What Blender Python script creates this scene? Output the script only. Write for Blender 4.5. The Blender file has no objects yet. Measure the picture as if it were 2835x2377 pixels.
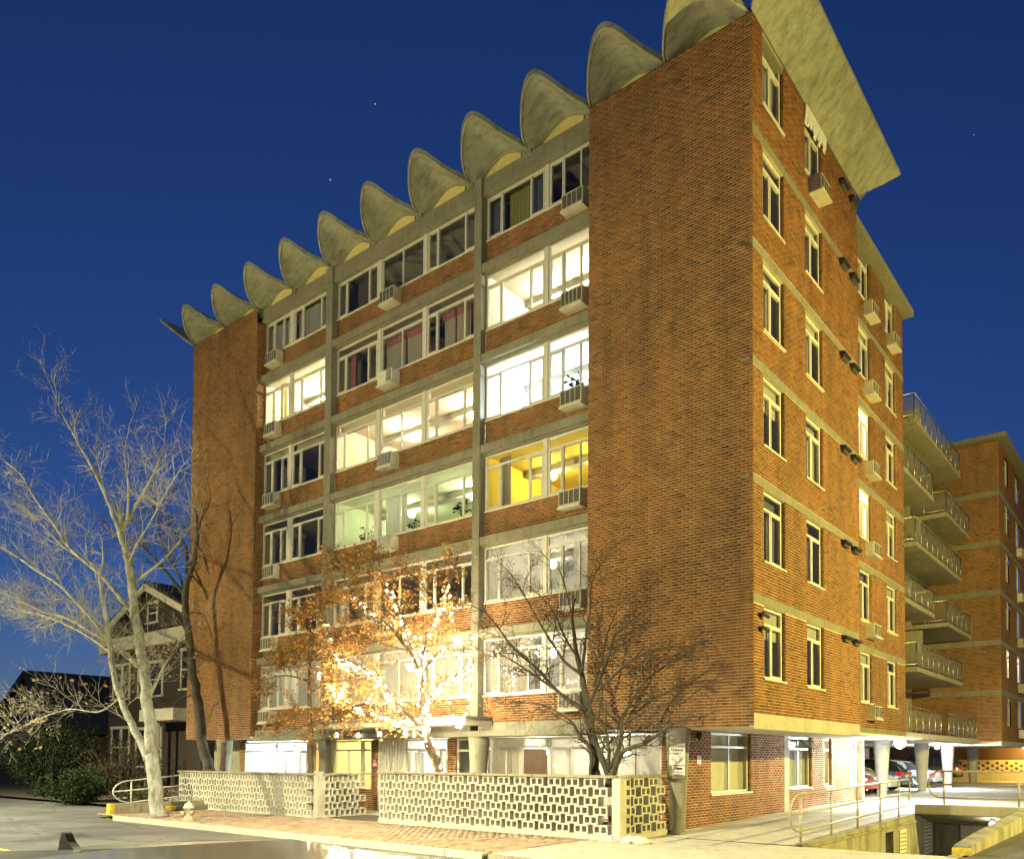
import bpy, math, random
import numpy as np
from mathutils import Vector, Matrix
R = math.radians
random.seed(7); rng = np.random.default_rng(7)
scn = bpy.context.scene
COL = scn.collection
# ------------------------------------------------------------------ camera
cam_d = bpy.data.cameras.new('camera'); cam = bpy.data.objects.new('camera', cam_d); COL.objects.link(cam)
cam_d.sensor_width = 36; cam_d.lens = 27.397; cam_d.shift_x = -0.12257; cam_d.shift_y = 0.29667
cam_d.clip_start = 0.05; cam_d.clip_end = 3000
cam.matrix_world = Matrix.Translation((7.459, -15.099, 1.734)) @ Matrix.Rotation(0.607, 4, 'Z') @ Matrix.Rotation(math.pi/2+0.0315, 4, 'X') @ Matrix.Rotation(0.0021, 4, 'Z')
scn.camera = cam
# ------------------------------------------------------------------ sky
world = bpy.data.worlds.new('World'); scn.world = world; world.use_nodes = True
wn = world.node_tree; wn.nodes.clear()
def wnode(t, **k):
    n = wn.nodes.new(t)
    for a, b in k.items(): setattr(n, a, b)
    return n
sky = wnode('ShaderNodeTexSky', sky_type='NISHITA', sun_disc=False, sun_elevation=R(5), sun_rotation=R(-40), altitude=0, air_density=1.0, dust_density=0.1, ozone_density=5.0)
bg = wnode('ShaderNodeBackground'); bg.inputs['Strength'].default_value = 0.082
wo = wnode('ShaderNodeOutputWorld')
# a few faint stars
tc = wnode('ShaderNodeTexCoord'); vor = wnode('ShaderNodeTexVoronoi', feature='F1'); vor.inputs['Scale'].default_value = 34
wn.links.new(tc.outputs['Generated'], vor.inputs['Vector'])
lt = wnode('ShaderNodeMath', operation='LESS_THAN'); lt.inputs[1].default_value = 0.022
sep = wnode('ShaderNodeSeparateColor'); gt = wnode('ShaderNodeMath', operation='GREATER_THAN'); gt.inputs[1].default_value = 0.62
mul = wnode('ShaderNodeMath', operation='MULTIPLY'); mul2 = wnode('ShaderNodeMath', operation='MULTIPLY'); mul2.inputs[1].default_value = 0.5/0.082
wn.links.new(vor.outputs['Distance'], lt.inputs[0]); wn.links.new(vor.outputs['Color'], sep.inputs[0]); wn.links.new(sep.outputs[0], gt.inputs[0])
wn.links.new(lt.outputs[0], mul.inputs[0]); wn.links.new(gt.outputs[0], mul.inputs[1]); wn.links.new(mul.outputs[0], mul2.inputs[0])
add = wnode('ShaderNodeMix', data_type='RGBA', blend_type='ADD'); add.inputs[0].default_value = 1.0
wb = wnode('ShaderNodeMix', data_type='RGBA', blend_type='MULTIPLY'); wb.inputs[0].default_value = 1.0; wb.inputs[7].default_value = (.80,.66,1.0,1)   # camera white balance of the dusk sky
wn.links.new(sky.outputs[0], wb.inputs[6]); wn.links.new(wb.outputs[2], add.inputs[6]); wn.links.new(mul2.outputs[0], add.inputs[7]); wn.links.new(add.outputs[2], bg.inputs['Color'])
wn.links.new(bg.outputs[0], wo.inputs[0])
# ------------------------------------------------------------------ render look
scn.view_settings.view_transform = 'Standard'; scn.view_settings.look = 'None'; scn.view_settings.exposure = 0.0; scn.view_settings.gamma = 1.0
scn.render.engine = 'CYCLES'
scn.cycles.use_denoising = True; scn.cycles.max_bounces = 6; scn.cycles.diffuse_bounces = 3; scn.cycles.glossy_bounces = 3
scn.cycles.transparent_max_bounces = 12; scn.cycles.sample_clamp_indirect = 6.0; scn.cycles.caustics_reflective = False; scn.cycles.caustics_refractive = False

# ================================================================== helpers
def link(o, parent=None):
    COL.objects.link(o)
    if parent is not None: o.parent = parent
    return o
def tag(o, label=None, cat=None, group=None, kind=None):
    if label: o['label'] = label
    if cat: o['category'] = cat
    if group: o['group'] = group
    if kind: o['kind'] = kind
    return o
def empty(name, loc=(0,0,0), rz=0, parent=None):
    o = bpy.data.objects.new(name, None); o.location = loc; o.rotation_euler = (0,0,rz); o.empty_display_size = .2
    return link(o, parent)
class Fr:
    """a wall frame: s along the wall, d outwards, z up"""
    def __init__(s, O, U, N): s.O = Vector(O); s.U = Vector(U); s.N = Vector(N)
    def __call__(s, a, d, z): return s.O + s.U*a + s.N*d + Vector((0,0,z))
WORLD = Fr((0,0,0), (1,0,0), (0,1,0))
class MB:
    def __init__(s): s.v = []; s.f = []; s.m = []; s.cm = 0
    def quad(s, a, b, c, d):
        n = len(s.v); s.v += [tuple(a), tuple(b), tuple(c), tuple(d)]; s.f.append((n,n+1,n+2,n+3)); s.m.append(s.cm); return s
    def poly(s, pts):
        n = len(s.v); s.v += [tuple(p) for p in pts]; s.f.append(tuple(range(n, n+len(pts)))); s.m.append(s.cm); return s
    def box(s, x0, x1, y0, y1, z0, z1, F=WORLD):
        n = len(s.v)
        s.v += [tuple(F(x,y,z)) for z in (z0,z1) for y in (y0,y1) for x in (x0,x1)]
        for q in ((0,2,3,1),(4,5,7,6),(0,1,5,4),(2,6,7,3),(0,4,6,2),(1,3,7,5)): s.f.append(tuple(n+i for i in q)); s.m.append(s.cm)
        return s
    def prism(s, prof, a0, a1, F):
        """prof: list of (p,q); F(a,p,q)->point"""
        n = len(s.v); k = len(prof)
        s.v += [tuple(F(a0,p,q)) for p,q in prof] + [tuple(F(a1,p,q)) for p,q in prof]
        for i in range(k): j = (i+1) % k; s.f.append((n+i,n+j,n+k+j,n+k+i)); s.m.append(s.cm)
        s.f.append(tuple(range(n,n+k))[::-1]); s.f.append(tuple(range(n+k,n+2*k))); s.m += [s.cm, s.cm]
        return s
    def tube(s, pts, rad, n=8, cap=True):
        pts = [Vector(p) for p in pts]
        if not hasattr(rad, '__len__'): rad = [rad]*len(pts)
        base = len(s.v); prev = None
        for i, p in enumerate(pts):
            t = (pts[min(i+1,len(pts)-1)] - pts[max(i-1,0)])
            if t.length < 1e-9: t = Vector((0,0,1))
            t.normalize()
            if prev is None:
                a = t.cross(Vector((0,0,1)) if abs(t.z) < .9 else Vector((1,0,0))).normalized()
            else:
                a = (prev - t*prev.dot(t))
                a = a.normalized() if a.length > 1e-6 else t.orthogonal().normalized()
            prev = a; b = t.cross(a)
            for k in range(n):
                an = 2*math.pi*k/n; s.v.append(tuple(p + (a*math.cos(an) + b*math.sin(an))*rad[i]))
        for i in range(len(pts)-1):
            for k in range(n):
                k2 = (k+1) % n; s.f.append((base+i*n+k, base+i*n+k2, base+(i+1)*n+k2, base+(i+1)*n+k)); s.m.append(s.cm)
        if cap and n > 2:
            s.f.append(tuple(base+k for k in range(n))[::-1]); s.f.append(tuple(base+(len(pts)-1)*n+k for k in range(n))); s.m += [s.cm]*2
        return s
    def lathe(s, c, prof, n=16, axis='z'):
        """prof: list of (r,h)"""
        c = Vector(c); base = len(s.v)
        for r, h in prof:
            for k in range(n):
                a = 2*math.pi*k/n; p = (r*math.cos(a), r*math.sin(a), h)
                if axis == 'y': p = (p[0], h, p[1])
                if axis == 'x': p = (h, p[0], p[1])
                s.v.append(tuple(c + Vector(p)))
        for i in range(len(prof)-1):
            for k in range(n):
                k2 = (k+1) % n; s.f.append((base+i*n+k, base+i*n+k2, base+(i+1)*n+k2, base+(i+1)*n+k)); s.m.append(s.cm)
        s.f.append(tuple(base+k for k in range(n))[::-1]); s.f.append(tuple(base+(len(prof)-1)*n+k for k in range(n))); s.m += [s.cm]*2
        return s
    def mesh(s, name, mats, smooth=False):
        me = bpy.data.meshes.new(name); me.from_pydata(s.v, [], s.f)
        for m in (mats if isinstance(mats, (list, tuple)) else [mats]): me.materials.append(m)
        if any(s.m): me.polygons.foreach_set('material_index', s.m)
        if smooth: me.polygons.foreach_set('use_smooth', [True]*len(s.f))
        me.update(); return me
    def build(s, name, mats, parent=None, smooth=False):
        return link(bpy.data.objects.new(name, s.mesh(name, mats, smooth)), parent)
def bevel(o, w=.01, seg=2):
    m = o.modifiers.new('bevel', 'BEVEL'); m.width = w; m.segments = seg; m.limit_method = 'ANGLE'; m.angle_limit = R(40); return o
def box(name, mat, x0, x1, y0, y1, z0, z1, parent=None, F=WORLD, bev=0):
    o = MB().box(x0,x1,y0,y1,z0,z1,F).build(name, mat, parent)
    if bev: bevel(o, bev)
    return o
def copy_tree(o, parent=None):
    c = o.copy(); COL.objects.link(c); c.parent = parent
    for ch in list(o.children): copy_tree(ch, c)
    return c
# ------------------------------------------------------------------ materials
class Nt:
    def __init__(s, name):
        s.m = bpy.data.materials.new(name); s.m.use_nodes = True; s.t = s.m.node_tree; s.t.nodes.clear()
        s.out = s.n('ShaderNodeOutputMaterial')
    def n(s, t, **k):
        x = s.t.nodes.new(t)
        for a, b in k.items(): setattr(x, a, b)
        return x
    def l(s, a, b): s.t.links.new(a, b)
    def pos(s, scale=(1,1,1)):
        g = s.n('ShaderNodeNewGeometry'); mp = s.n('ShaderNodeMapping'); mp.inputs['Scale'].default_value = scale
        s.l(g.outputs['Position'], mp.inputs['Vector']); return mp.outputs[0]
    def noise(s, scale, detail=4, rough=.6, vec=None):
        x = s.n('ShaderNodeTexNoise'); x.inputs['Scale'].default_value = scale; x.inputs['Detail'].default_value = detail; x.inputs['Roughness'].default_value = rough
        s.l(vec if vec is not None else s.pos(), x.inputs['Vector']); return x.outputs['Fac']
    def ramp(s, fac, stops):
        x = s.n('ShaderNodeValToRGB'); e = x.color_ramp.elements
        while len(e) > 1: e.remove(e[-1])
        for i, (p, c) in enumerate(stops):
            el = e[0] if i == 0 else e.new(p)
            el.position = p; el.color = (*c, 1) if len(c) == 3 else c
        s.l(fac, x.inputs['Fac']); return x.outputs['Color']
    def mix(s, a, b, fac, mode='MIX'):
        x = s.n('ShaderNodeMix', data_type='RGBA', blend_type=mode)
        for sock, val in ((x.inputs[6], a), (x.inputs[7], b), (x.inputs[0], fac)):
            if isinstance(val, (int, float)): sock.default_value = val
            elif isinstance(val, tuple): sock.default_value = (*val, 1)
            else: s.l(val, sock)
        return x.outputs[2]
    def bsdf(s, col, rough=.8, metal=0, bump=None, bstr=.3, bdist=.02, spec=.5, **k):
        b = s.n('ShaderNodeBsdfPrincipled')
        if isinstance(col, tuple): b.inputs['Base Color'].default_value = (*col, 1)
        else: s.l(col, b.inputs['Base Color'])
        if isinstance(rough, (int, float)): b.inputs['Roughness'].default_value = rough
        else: s.l(rough, b.inputs['Roughness'])
        b.inputs['Metallic'].default_value = metal; b.inputs['Specular IOR Level'].default_value = spec
        for a, v in k.items(): b.inputs[a].default_value = v
        if bump is not None:
            bp = s.n('ShaderNodeBump'); bp.inputs['Strength'].default_value = bstr; bp.inputs['Distance'].default_value = bdist
            s.l(bump, bp.inputs['Height']); s.l(bp.outputs[0], b.inputs['Normal'])
        s.l(b.outputs[0], s.out.inputs[0]); return b
def plain(name, col, rough=.6, metal=0, var=.25, scale=6, bstr=.15, bdist=.01, spec=.5, stretch=(1,1,1)):
    t = Nt(name); f = t.noise(scale, 5, .65, t.pos(stretch))
    lo = tuple(c*(1-var) for c in col); hi = tuple(min(1, c*(1+var)) for c in col)
    t.bsdf(t.ramp(f, [(.3, lo), (.7, hi)]), rough, metal, f if bstr else None, bstr, bdist, spec); return t.m
def concrete(name, col, dark, stain=.6, bstr=.35, st=(1.6,1.6,.22), lo=.5, hi=.75):
    t = Nt(name)
    a = t.noise(1.3, 6, .7); b = t.noise(5.0, 5, .7, t.pos(st)); c = t.noise(38, 3, .6)
    x = t.ramp(a, [(.3, tuple(v*.78 for v in col)), (.55, col), (.75, tuple(min(1,v*1.15) for v in col))])
    x = t.mix(x, dark, t.ramp(b, [(lo, (0,0,0)), (hi, (stain,)*3)]))
    x = t.mix(x, t.ramp(c, [(.35, (.55,)*3), (.6, (1,1,1))]), .5, 'MULTIPLY')
    t.bsdf(x, .88, 0, c, bstr, .01, .3); return t.m
def emit(name, col, strength):
    t = Nt(name); e = t.n('ShaderNodeEmission'); e.inputs[0].default_value = (*col, 1); e.inputs[1].default_value = strength
    t.l(e.outputs[0], t.out.inputs[0]); return t.m
def glass(name, refl=.9, tint=(1,1,1), rough=.01, ior=1.5):
    t = Nt(name); g = t.n('ShaderNodeBsdfGlossy'); g.inputs['Roughness'].default_value = rough; g.inputs['Color'].default_value = (refl,refl,refl,1)
    tr = t.n('ShaderNodeBsdfTransparent'); tr.inputs['Color'].default_value = (*tint,1)
    fr = t.n('ShaderNodeFresnel'); gb = t.n('ShaderNodeNewGeometry'); mr = t.n('ShaderNodeMapRange'); mr.inputs[3].default_value = ior; mr.inputs[4].default_value = 1/ior
    t.l(gb.outputs['Backfacing'], mr.inputs[0]); t.l(mr.outputs[0], fr.inputs['IOR'])
    mx = t.n('ShaderNodeMixShader'); t.l(fr.outputs[0], mx.inputs[0]); t.l(tr.outputs[0], mx.inputs[1]); t.l(g.outputs[0], mx.inputs[2])
    t.l(mx.outputs[0], t.out.inputs[0]); return t.m
def brickmat(name, use_attr, warm=1.0):
    t = Nt(name)
    if use_attr:
        a = t.n('ShaderNodeAttribute', attribute_name='tone', attribute_type='GEOMETRY'); fac = a.outputs['Fac']
    else:
        a = t.n('ShaderNodeObjectInfo'); fac = a.outputs['Random']
    cl = t.noise(.9, 5, .7, t.pos((1,1,1.6)))
    ad = t.n('ShaderNodeMath', operation='MULTIPLY_ADD'); ad.inputs[1].default_value = .8; t.l(cl, ad.inputs[0])
    sb = t.n('ShaderNodeMath', operation='SUBTRACT'); t.l(fac, sb.inputs[0]); sb.inputs[1].default_value = .30; t.l(sb.outputs[0], ad.inputs[2])
    c = t.ramp(ad.outputs[0], [(.0, (.105*warm,.052,.030)), (.09, (.155*warm,.070,.032)), (.22, (.26*warm,.110,.036)), (.5, (.33*warm,.142,.040)), (.78, (.37*warm,.168,.046)), (.98, (.30*warm,.112,.038))])
    f = t.noise(55, 4, .7); g = t.noise(1.6, 6, .75, t.pos((1,1,.35)))
    c = t.mix(c, t.ramp(f, [(.3, (.62,)*3), (.65, (1.06,)*3)]), 1.0, 'MULTIPLY')
    c = t.mix(c, t.ramp(g, [(.34, (.66,)*3), (.6, (1.04,)*3)]), .85, 'MULTIPLY')
    big = t.noise(.22, 4, .6); stk = t.noise(1.1, 5, .7, t.pos((1.5,1.5,.06)))
    c = t.mix(c, t.ramp(big, [(.36, (.72,.70,.68)), (.62, (1.08,1.05,1.0))]), 1.0, 'MULTIPLY'); c = t.mix(c, t.ramp(stk, [(.36, (.62,.6,.58)), (.5, (1,1,1))]), .8, 'MULTIPLY')
    t.bsdf(c, .82, 0, f, .35, .004, .35); return t.m
m_brick = brickmat('brick_clay', True); m_brick1 = brickmat('brick_clay_single', False)
m_mortar = plain('mortar', (.52,.43,.27), .95, var=.35, scale=2.2, bstr=.3)
m_conc = concrete('concrete_frame', (.27,.26,.20), (.09,.085,.065), .55)
m_conc_roof = concrete('concrete_shell', (.37,.38,.31), (.07,.07,.05), .8, .5, (.5,1.1,.5), .46, .8)
m_conc_pale = concrete('concrete_pale', (.52,.49,.40), (.25,.22,.15), .4)
m_conc_dirty = concrete('concrete_stained', (.38,.35,.25), (.07,.065,.045), .9, .5)
m_conc_drip = concrete('concrete_drip_stained', (.36,.34,.25), (.05,.046,.032), .85, .6, (.42,.42,.10), .44, .72)
m_block = concrete('block_concrete', (.60,.58,.48), (.3,.29,.22), .35, .6)
m_alu = plain('window_aluminium', (.62,.61,.55), .45, 0, .12, 9, .05)
m_whitepaint = plain('white_paint', (.70,.68,.60), .5, 0, .22, 5, .08, stretch=(1,1,.3))
m_ceil = plain('soffit_paint', (.62,.60,.52), .8, 0, .12, 3, .1)
m_plaster_y = plain('yellow_stucco', (.66,.58,.27), .9, 0, .12, 12, .3)
m_glass = glass('window_glass', .95, (.93,.95,.95), .01, 1.55)
m_dark = plain('dark_metal', (.035,.035,.035), .5, .3, .3)
m_steel = plain('galvanised_steel', (.50,.50,.47), .35, .85, .2, 10, .05)
m_rust = plain('painted_pipe', (.42,.38,.30), .5, .4, .35, 18, .1)
m_ac = plain('air_conditioner_enamel', (.60,.58,.47), .5, 0, .15, 6, .1)
m_acdark = plain('air_conditioner_grille', (.09,.085,.07), .6, 0, .4, 20, .1)
m_blackrub = plain('rubber', (.02,.02,.02), .75, 0, .3)
m_wood = plain('brown_door', (.10,.052,.026), .5, 0, .25, 4, .1, stretch=(6,6,.6))
m_lead = plain('canopy_flashing', (.14,.145,.165), .5, .3, .25, 3, .1)
m_red = plain('sign_red', (.42,.03,.025), .5, 0, .1)
m_sign = plain('sign_white', (.78,.78,.74), .45, 0, .06)
m_ink = plain('sign_ink', (.02,.02,.02), .6, 0, .1)
m_yellow = plain('yellow_paint', (.62,.46,.04), .6, 0, .3, 12, .1)
m_ac2 = plain('air_conditioner_grimy', (.44,.40,.29), .6, 0, .35, 9, .2, stretch=(1,1,.3)); m_ac3 = plain('air_conditioner_white', (.66,.65,.58), .5, 0, .18, 7, .1)
# ================================================================== setting
m_asphalt = plain('asphalt', (.075,.075,.078), .8, 0, .35, 30, .5, .01)
def asphalt():
    t = Nt('road_asphalt'); a = t.noise(.35, 5, .65); b = t.noise(60, 3, .6)
    c = t.mix(t.ramp(a, [(.35, (.11,.11,.112)), (.65, (.18,.178,.172))]), t.ramp(b, [(.3, (.6,)*3), (.65, (1.1,)*3)]), 1., 'MULTIPLY')
    wob = t.n('ShaderNodeTexNoise'); wob.inputs['Scale'].default_value = 1.4; wob.inputs['Detail'].default_value = 4; pv_ = t.pos(); t.l(pv_, wob.inputs['Vector'])
    ad = t.n('ShaderNodeMix', data_type='RGBA', blend_type='ADD'); ad.inputs[0].default_value = .9; t.l(pv_, ad.inputs[6]); t.l(wob.outputs['Color'], ad.inputs[7])
    vo = t.n('ShaderNodeTexVoronoi', feature='DISTANCE_TO_EDGE'); vo.inputs['Scale'].default_value = .42; t.l(ad.outputs[2], vo.inputs['Vector'])
    c = t.mix(c, (.02,.02,.02), t.ramp(vo.outputs['Distance'], [(.0, (.85,)*3), (.014, (0,)*3)]))
    oil = t.noise(.9, 3, .5, t.pos((.35,1,1))); c = t.mix(c, (.03,.03,.03), t.ramp(oil, [(.6, (0,)*3), (.75, (.55,)*3)]))
    pat = t.n('ShaderNodeTexVoronoi', feature='F1'); pat.inputs['Scale'].default_value = .22; t.l(t.pos((.5,1.3,1)), pat.inputs['Vector'])
    c = t.mix(c, t.ramp(pat.outputs['Color'], [(.2, (.72,)*3), (.7, (1.05,)*3)]), .7, 'MULTIPLY')
    t.bsdf(c, t.ramp(a, [(.3, (.45,)*3), (.7, (.75,)*3)]), 0, b, .4, .006, .5); return t.m
m_road = asphalt()
m_soil = plain('leaf_litter_soil', (.085,.068,.045), .95, 0, .5, 5, .6, .03)
m_pave = concrete('paving_concrete', (.58,.55,.46), (.24,.22,.16), .5)
m_linepaint = plain('road_line_paint', (.66,.47,.05), .6, 0, .2, 14, .1)
def flat(name, rects, z, mat, kind='structure'):
    m = MB()
    for r in rects:
        x0,x1,y0,y1 = r[:4]; za = z if len(r) < 5 else r[4]; zb = z if len(r) < 6 else r[5]
        m.quad((x0,y0,za),(x1,y0,za),(x1,y1,zb),(x0,y1,zb))
    o = m.build(name, mat); o['kind'] = kind; return o
flat('ground', [(-900,1.3,-900,-.95),(1.3,4.3,-900,-.95),(4.3,900,-900,-.95),(-900,1.3,-.95,13),(4.3,900,-.95,13),(-900,1.3,13,900),(1.3,4.3,13,900),(4.3,900,13,900)], -.17, m_soil)
flat('road', [(-300,300,-14.9,-5.0)], -.13, m_road)
rm = empty('road_marking', (0,-9.6,-.12)); rm['kind'] = 'structure'
for y in (-.2, .06):
    m = MB(); x = -60
    while x < 40: m.quad((x,y,0),(x+3.9,y,0),(x+3.9,y+.11,0),(x,y+.11,0)); x += 3.9
    m.build('painted_line', m_linepaint, rm)
m = MB()
for x0, x1 in ((-60,-29),(-18.4,-3.0),(5.5,60)):
    x = x0
    while x < x1-.3:
        e = min(x+2.4, x1); m.box(x, e-.012, -5.0, -4.82, -.3, .0); x = e
k_ = m.build('kerb', m_conc_pale); k_['kind'] = 'structure'; bevel(k_, .02)
k2 = MB(); x = -60
while x < 60: k2.box(x, x+2.39, -15.1, -14.9, -.3, .0); x += 2.4
k2 = k2.build('kerb', m_conc_pale); k2['kind'] = 'structure'
flat('pavement', [(-60,60,-18.5,-15.1)], .0, m_pave)
# pavement slabs in front (each its own slab)
flat('drive', [(-70,-20.0,-5.02,-2.3),(-20.0,-18.4,-5.02,-4.8)], -.126, m_road)
sw = MB().box(-2.95, 5.2, -4.9, -.35, -.3, -.03).build('pavement', m_conc_dirty); sw['kind'] = 'structure'
slab_me = {}
def slab(x0, x1, y0, y1, zt=0.0, slope=0):
    key = (round(x1-x0,3), round(y1-y0,3))
    if key not in slab_me:
        slab_me[key] = MB().box(0, x1-x0-.014, 0, y1-y0-.014, -.1, 0).mesh('paving_slab', m_pave)
    o = link(bpy.data.objects.new('paving_slab', slab_me[key]), sw); o.location = (x0, y0, zt + random.uniform(-.004,.004)); o.rotation_euler = (random.uniform(-.004,.004), random.uniform(-.004,.004), 0); bevel(o, .012, 1)
for i in range(5):
    for j in range(3): slab(-2.95+i*1.6, -1.35+i*1.6, -4.8+j*1.45, -3.35+j*1.45, -.01)
# brick paving in front of the screen walls
def pavermat(name, use_attr):
    t = Nt(name)
    a = t.n('ShaderNodeAttribute', attribute_name='tone', attribute_type='GEOMETRY') if use_attr else t.n('ShaderNodeObjectInfo')
    c = t.ramp(a.outputs['Fac' if use_attr else 'Random'], [(0,(.24,.15,.10)),(.35,(.36,.24,.16)),(.7,(.44,.32,.22)),(1,(.40,.33,.25))]); f = t.noise(3, 5, .7); g = t.noise(60, 3, .6)
    c = t.mix(c, (.42,.37,.28), t.ramp(f, [(.4,(0,)*3),(.7,(.6,)*3)])); t.bsdf(c, .85, 0, g, .4, .004, .3); return t.m
m_paver = pavermat('paver_clay', True); m_paver1 = pavermat('paver_clay_single', False)
pv = flat('paving_bed', [(-20.0,-2.96,-4.82,1.0)], -.022, m_mortar)
pvs = []
xs = -19.98; row = 0
while xs < -3.0:
    y = -4.8 + (row % 2)*.1
    while y < -1.98:
        pvs.append((xs+.05, y+.1)); y += .203
    xs += .1015; row += 1
pvs.sort(key=lambda p: (p[0]-7.4)**2 + (p[1]+15.1)**2)
pme = MB().box(-.047,.047,-.097,.097,-.05,0).mesh('paver', m_paver1)
for x, y in pvs[:300]:
    o = link(bpy.data.objects.new('paver', pme), pv); o.location = (x, y, random.uniform(-.006,.004)); o.rotation_euler = (random.uniform(-.015,.015), random.uniform(-.015,.015), random.uniform(-.02,.02))
def bulk_boxes(name, cen, ax, ay, az, tones, mat, parent, faces=5):
    """many small boxes as one mesh; cen (n,3), half axes (n,3); the face towards -az left open"""
    cen, ax, ay, az = (np.asarray(a, float) for a in (cen, ax, ay, az)); n = len(cen)
    sg = [(-1,-1,-1),(1,-1,-1),(1,1,-1),(-1,1,-1),(-1,-1,1),(1,-1,1),(1,1,1),(-1,1,1)]
    V = np.stack([cen + a*ax + b*ay + c*az for a, b, c in sg], 1).reshape(-1, 3)
    q = np.array([(4,5,6,7),(0,1,5,4),(1,2,6,5),(2,3,7,6),(3,0,4,7)])
    Fq = (q[None] + (np.arange(n)*8)[:,None,None]).reshape(-1)
    me = bpy.data.meshes.new(name); nf = n*5
    me.vertices.add(n*8); me.vertices.foreach_set('co', V.astype(np.float32).ravel())
    me.loops.add(nf*4); me.loops.foreach_set('vertex_index', Fq.astype(np.int32))
    me.polygons.add(nf); me.polygons.foreach_set('loop_start', (np.arange(nf)*4).astype(np.int32))
    me.update(calc_edges=True); me.validate()
    at = me.attributes.new('tone', 'FLOAT', 'FACE'); at.data.foreach_set('value', np.repeat(np.asarray(tones, np.float32), 5))
    me.materials.append(mat)
    o = link(bpy.data.objects.new(name, me), parent); o['kind'] = 'stuff'; return o
p2 = np.array(pvs[300:]); n = len(p2)
c = np.column_stack([p2, -.025 + rng.uniform(-.006,.004,n)])
bulk_boxes('pavers', c, np.tile([.047,0,0],(n,1)), np.tile([0,.097,0],(n,1)), np.tile([0,0,.025],(n,1)), rng.random(n), m_paver, pv)
# driveway, parking deck, asphalt lot on the far side of the ramp
flat('driveway', [(-30,1.28,-.47,10,-.004,.2),(-30,1.28,10,60,.2,.22),(1.28,45,8.0,60,.2,.22)], 0, m_pave)
flat('asphalt_lot', [(4.3,60,-4.8,8.0)], .02, m_road)
flat('front_yard', [(-20.0,-2.3,-1.6,6,.0,.0),(-60,-20.0,-2.6,30)], -.01, m_soil)
for i, (x, y) in enumerate(((-2.0,-.3),)): pass

# ================================================================== apartment building, front block
S = 2.6; ZB = 2.711; ZS = 2.42; ZT = 18.19
zk = lambda k: ZB + S*k
bld = empty('apartment_building', (0,0,0))
tag(bld, 'tall brown brick apartment block with scalloped concrete roof edge and lit windows', 'building')
FF = Fr((0,0,0), (1,0,0), (0,-1,0)); FS = Fr((0,0,0), (0,1,0), (1,0,0))
BL, BH, MJ, MH = .203, .0677, .0115, .006
ALLB = []      # every brick of the front block: (centre, U, N, half width, half height, tone, wall object)
def brick_wall(name, F, s0, s1, z0, z1, d=0.0, holes=(), parent=None, bond=0, back=True):
    """mortar sheet with recessed joints and one box per brick; holes are (s0,s1,z0,z1)"""
    m = MB()
    ss = sorted({s0, s1, *[min(max(h[i], s0), s1) for h in holes for i in (0,1)]}); zs = sorted({z0, z1, *[min(max(h[i], z0), z1) for h in holes for i in (2,3)]})
    for a, b in zip(ss, ss[1:]):
        for e, f in zip(zs, zs[1:]):
            if b-a < 1e-4 or f-e < 1e-4: continue
            cs, cz = (a+b)/2, (e+f)/2
            if any(h[0] < cs < h[1] and h[2] < cz < h[3] for h in holes): continue
            m.quad(F(a, d-.003, e), F(b, d-.003, e), F(b, d-.003, f), F(a, d-.003, f))
    w = m.build(name, m_mortar, parent)
    nc = int(round((z1-z0)/BH)); bh = (z1-z0)/max(1,nc)
    out = []
    for i in range(nc):
        zc = z0 + (i+.5)*bh
        iv = [(s0, s1)]
        for h in holes:
            if h[2] < zc < h[3]:
                nv = []
                for a, b in iv:
                    if h[1] <= a or h[0] >= b: nv.append((a,b)); continue
                    if h[0] > a: nv.append((a,h[0]))
                    if h[1] < b: nv.append((h[1],b))
                iv = nv
        off = ((i+bond) % 2)*BL/2
        for a, b in iv:
            j = math.floor((a-s0-off)/BL)
            while True:
                p = s0 + off + j*BL; q = p + BL
                if p >= b - 1e-6: break
                p2, q2 = max(p, a), min(q, b); j += 1
                if q2-p2 < .03: continue
                e0 = MH/2 if p2 > a+1e-6 or p2 > s0+1e-6 else 0; e1 = MH/2 if q2 < b-1e-6 or q2 < s1-1e-6 else 0
                hw = (q2-p2-e0-e1)/2; out.append(((p2+e0)+hw, zc, hw))
    tn = rng.random(len(out)); jit = rng.uniform(-.0018,.0018,len(out))
    for (sc, zc, hw), t, dj in zip(out, tn, jit):
        ALLB.append((F(sc, d-.004+dj, zc), F.U, F.N, hw, bh/2-MJ/2, t, w))
    return w
def flush_bricks(limit, near=Vector((7.46,-15.1,1.73)), prefer=None):
    global ALLB
    full = [i for i, b in enumerate(ALLB) if abs(b[3]-(BL-MH)/2) < 1e-4 and (prefer is None or prefer(b))]
    full.sort(key=lambda i: (ALLB[i][0]-near).length)
    single = set(full[:limit])
    me = MB().box(-(BL-MH)/2,(BL-MH)/2,-.005,.005,-.0281,.0281).mesh('brick', m_brick1)
    for i in single:
        c, U, N, hw, hh, t, w = ALLB[i]
        o = link(bpy.data.objects.new('brick', me), w); o.location = c; o.rotation_euler = (0,0,math.atan2(U.y,U.x))
    walls = {}
    for i, b in enumerate(ALLB):
        if i not in single: walls.setdefault(b[6].name, []).append(b)
    for nm, bs in walls.items():
        n = len(bs); C = np.array([b[0] for b in bs]); U = np.array([b[1]*b[3] for b in bs]); N = np.array([b[2]*.005 for b in bs])
        Z = np.zeros((n,3)); Z[:,2] = [b[4] for b in bs]
        bulk_boxes('brickwork', C, U, Z, N, [b[5] for b in bs], m_brick, bpy.data.objects[nm])
    ALLB = []
XL, XP1, XP2 = -24.74, -20.06, -4.55
D1, D2, RC = 6.76, 13.55, .63
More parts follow.
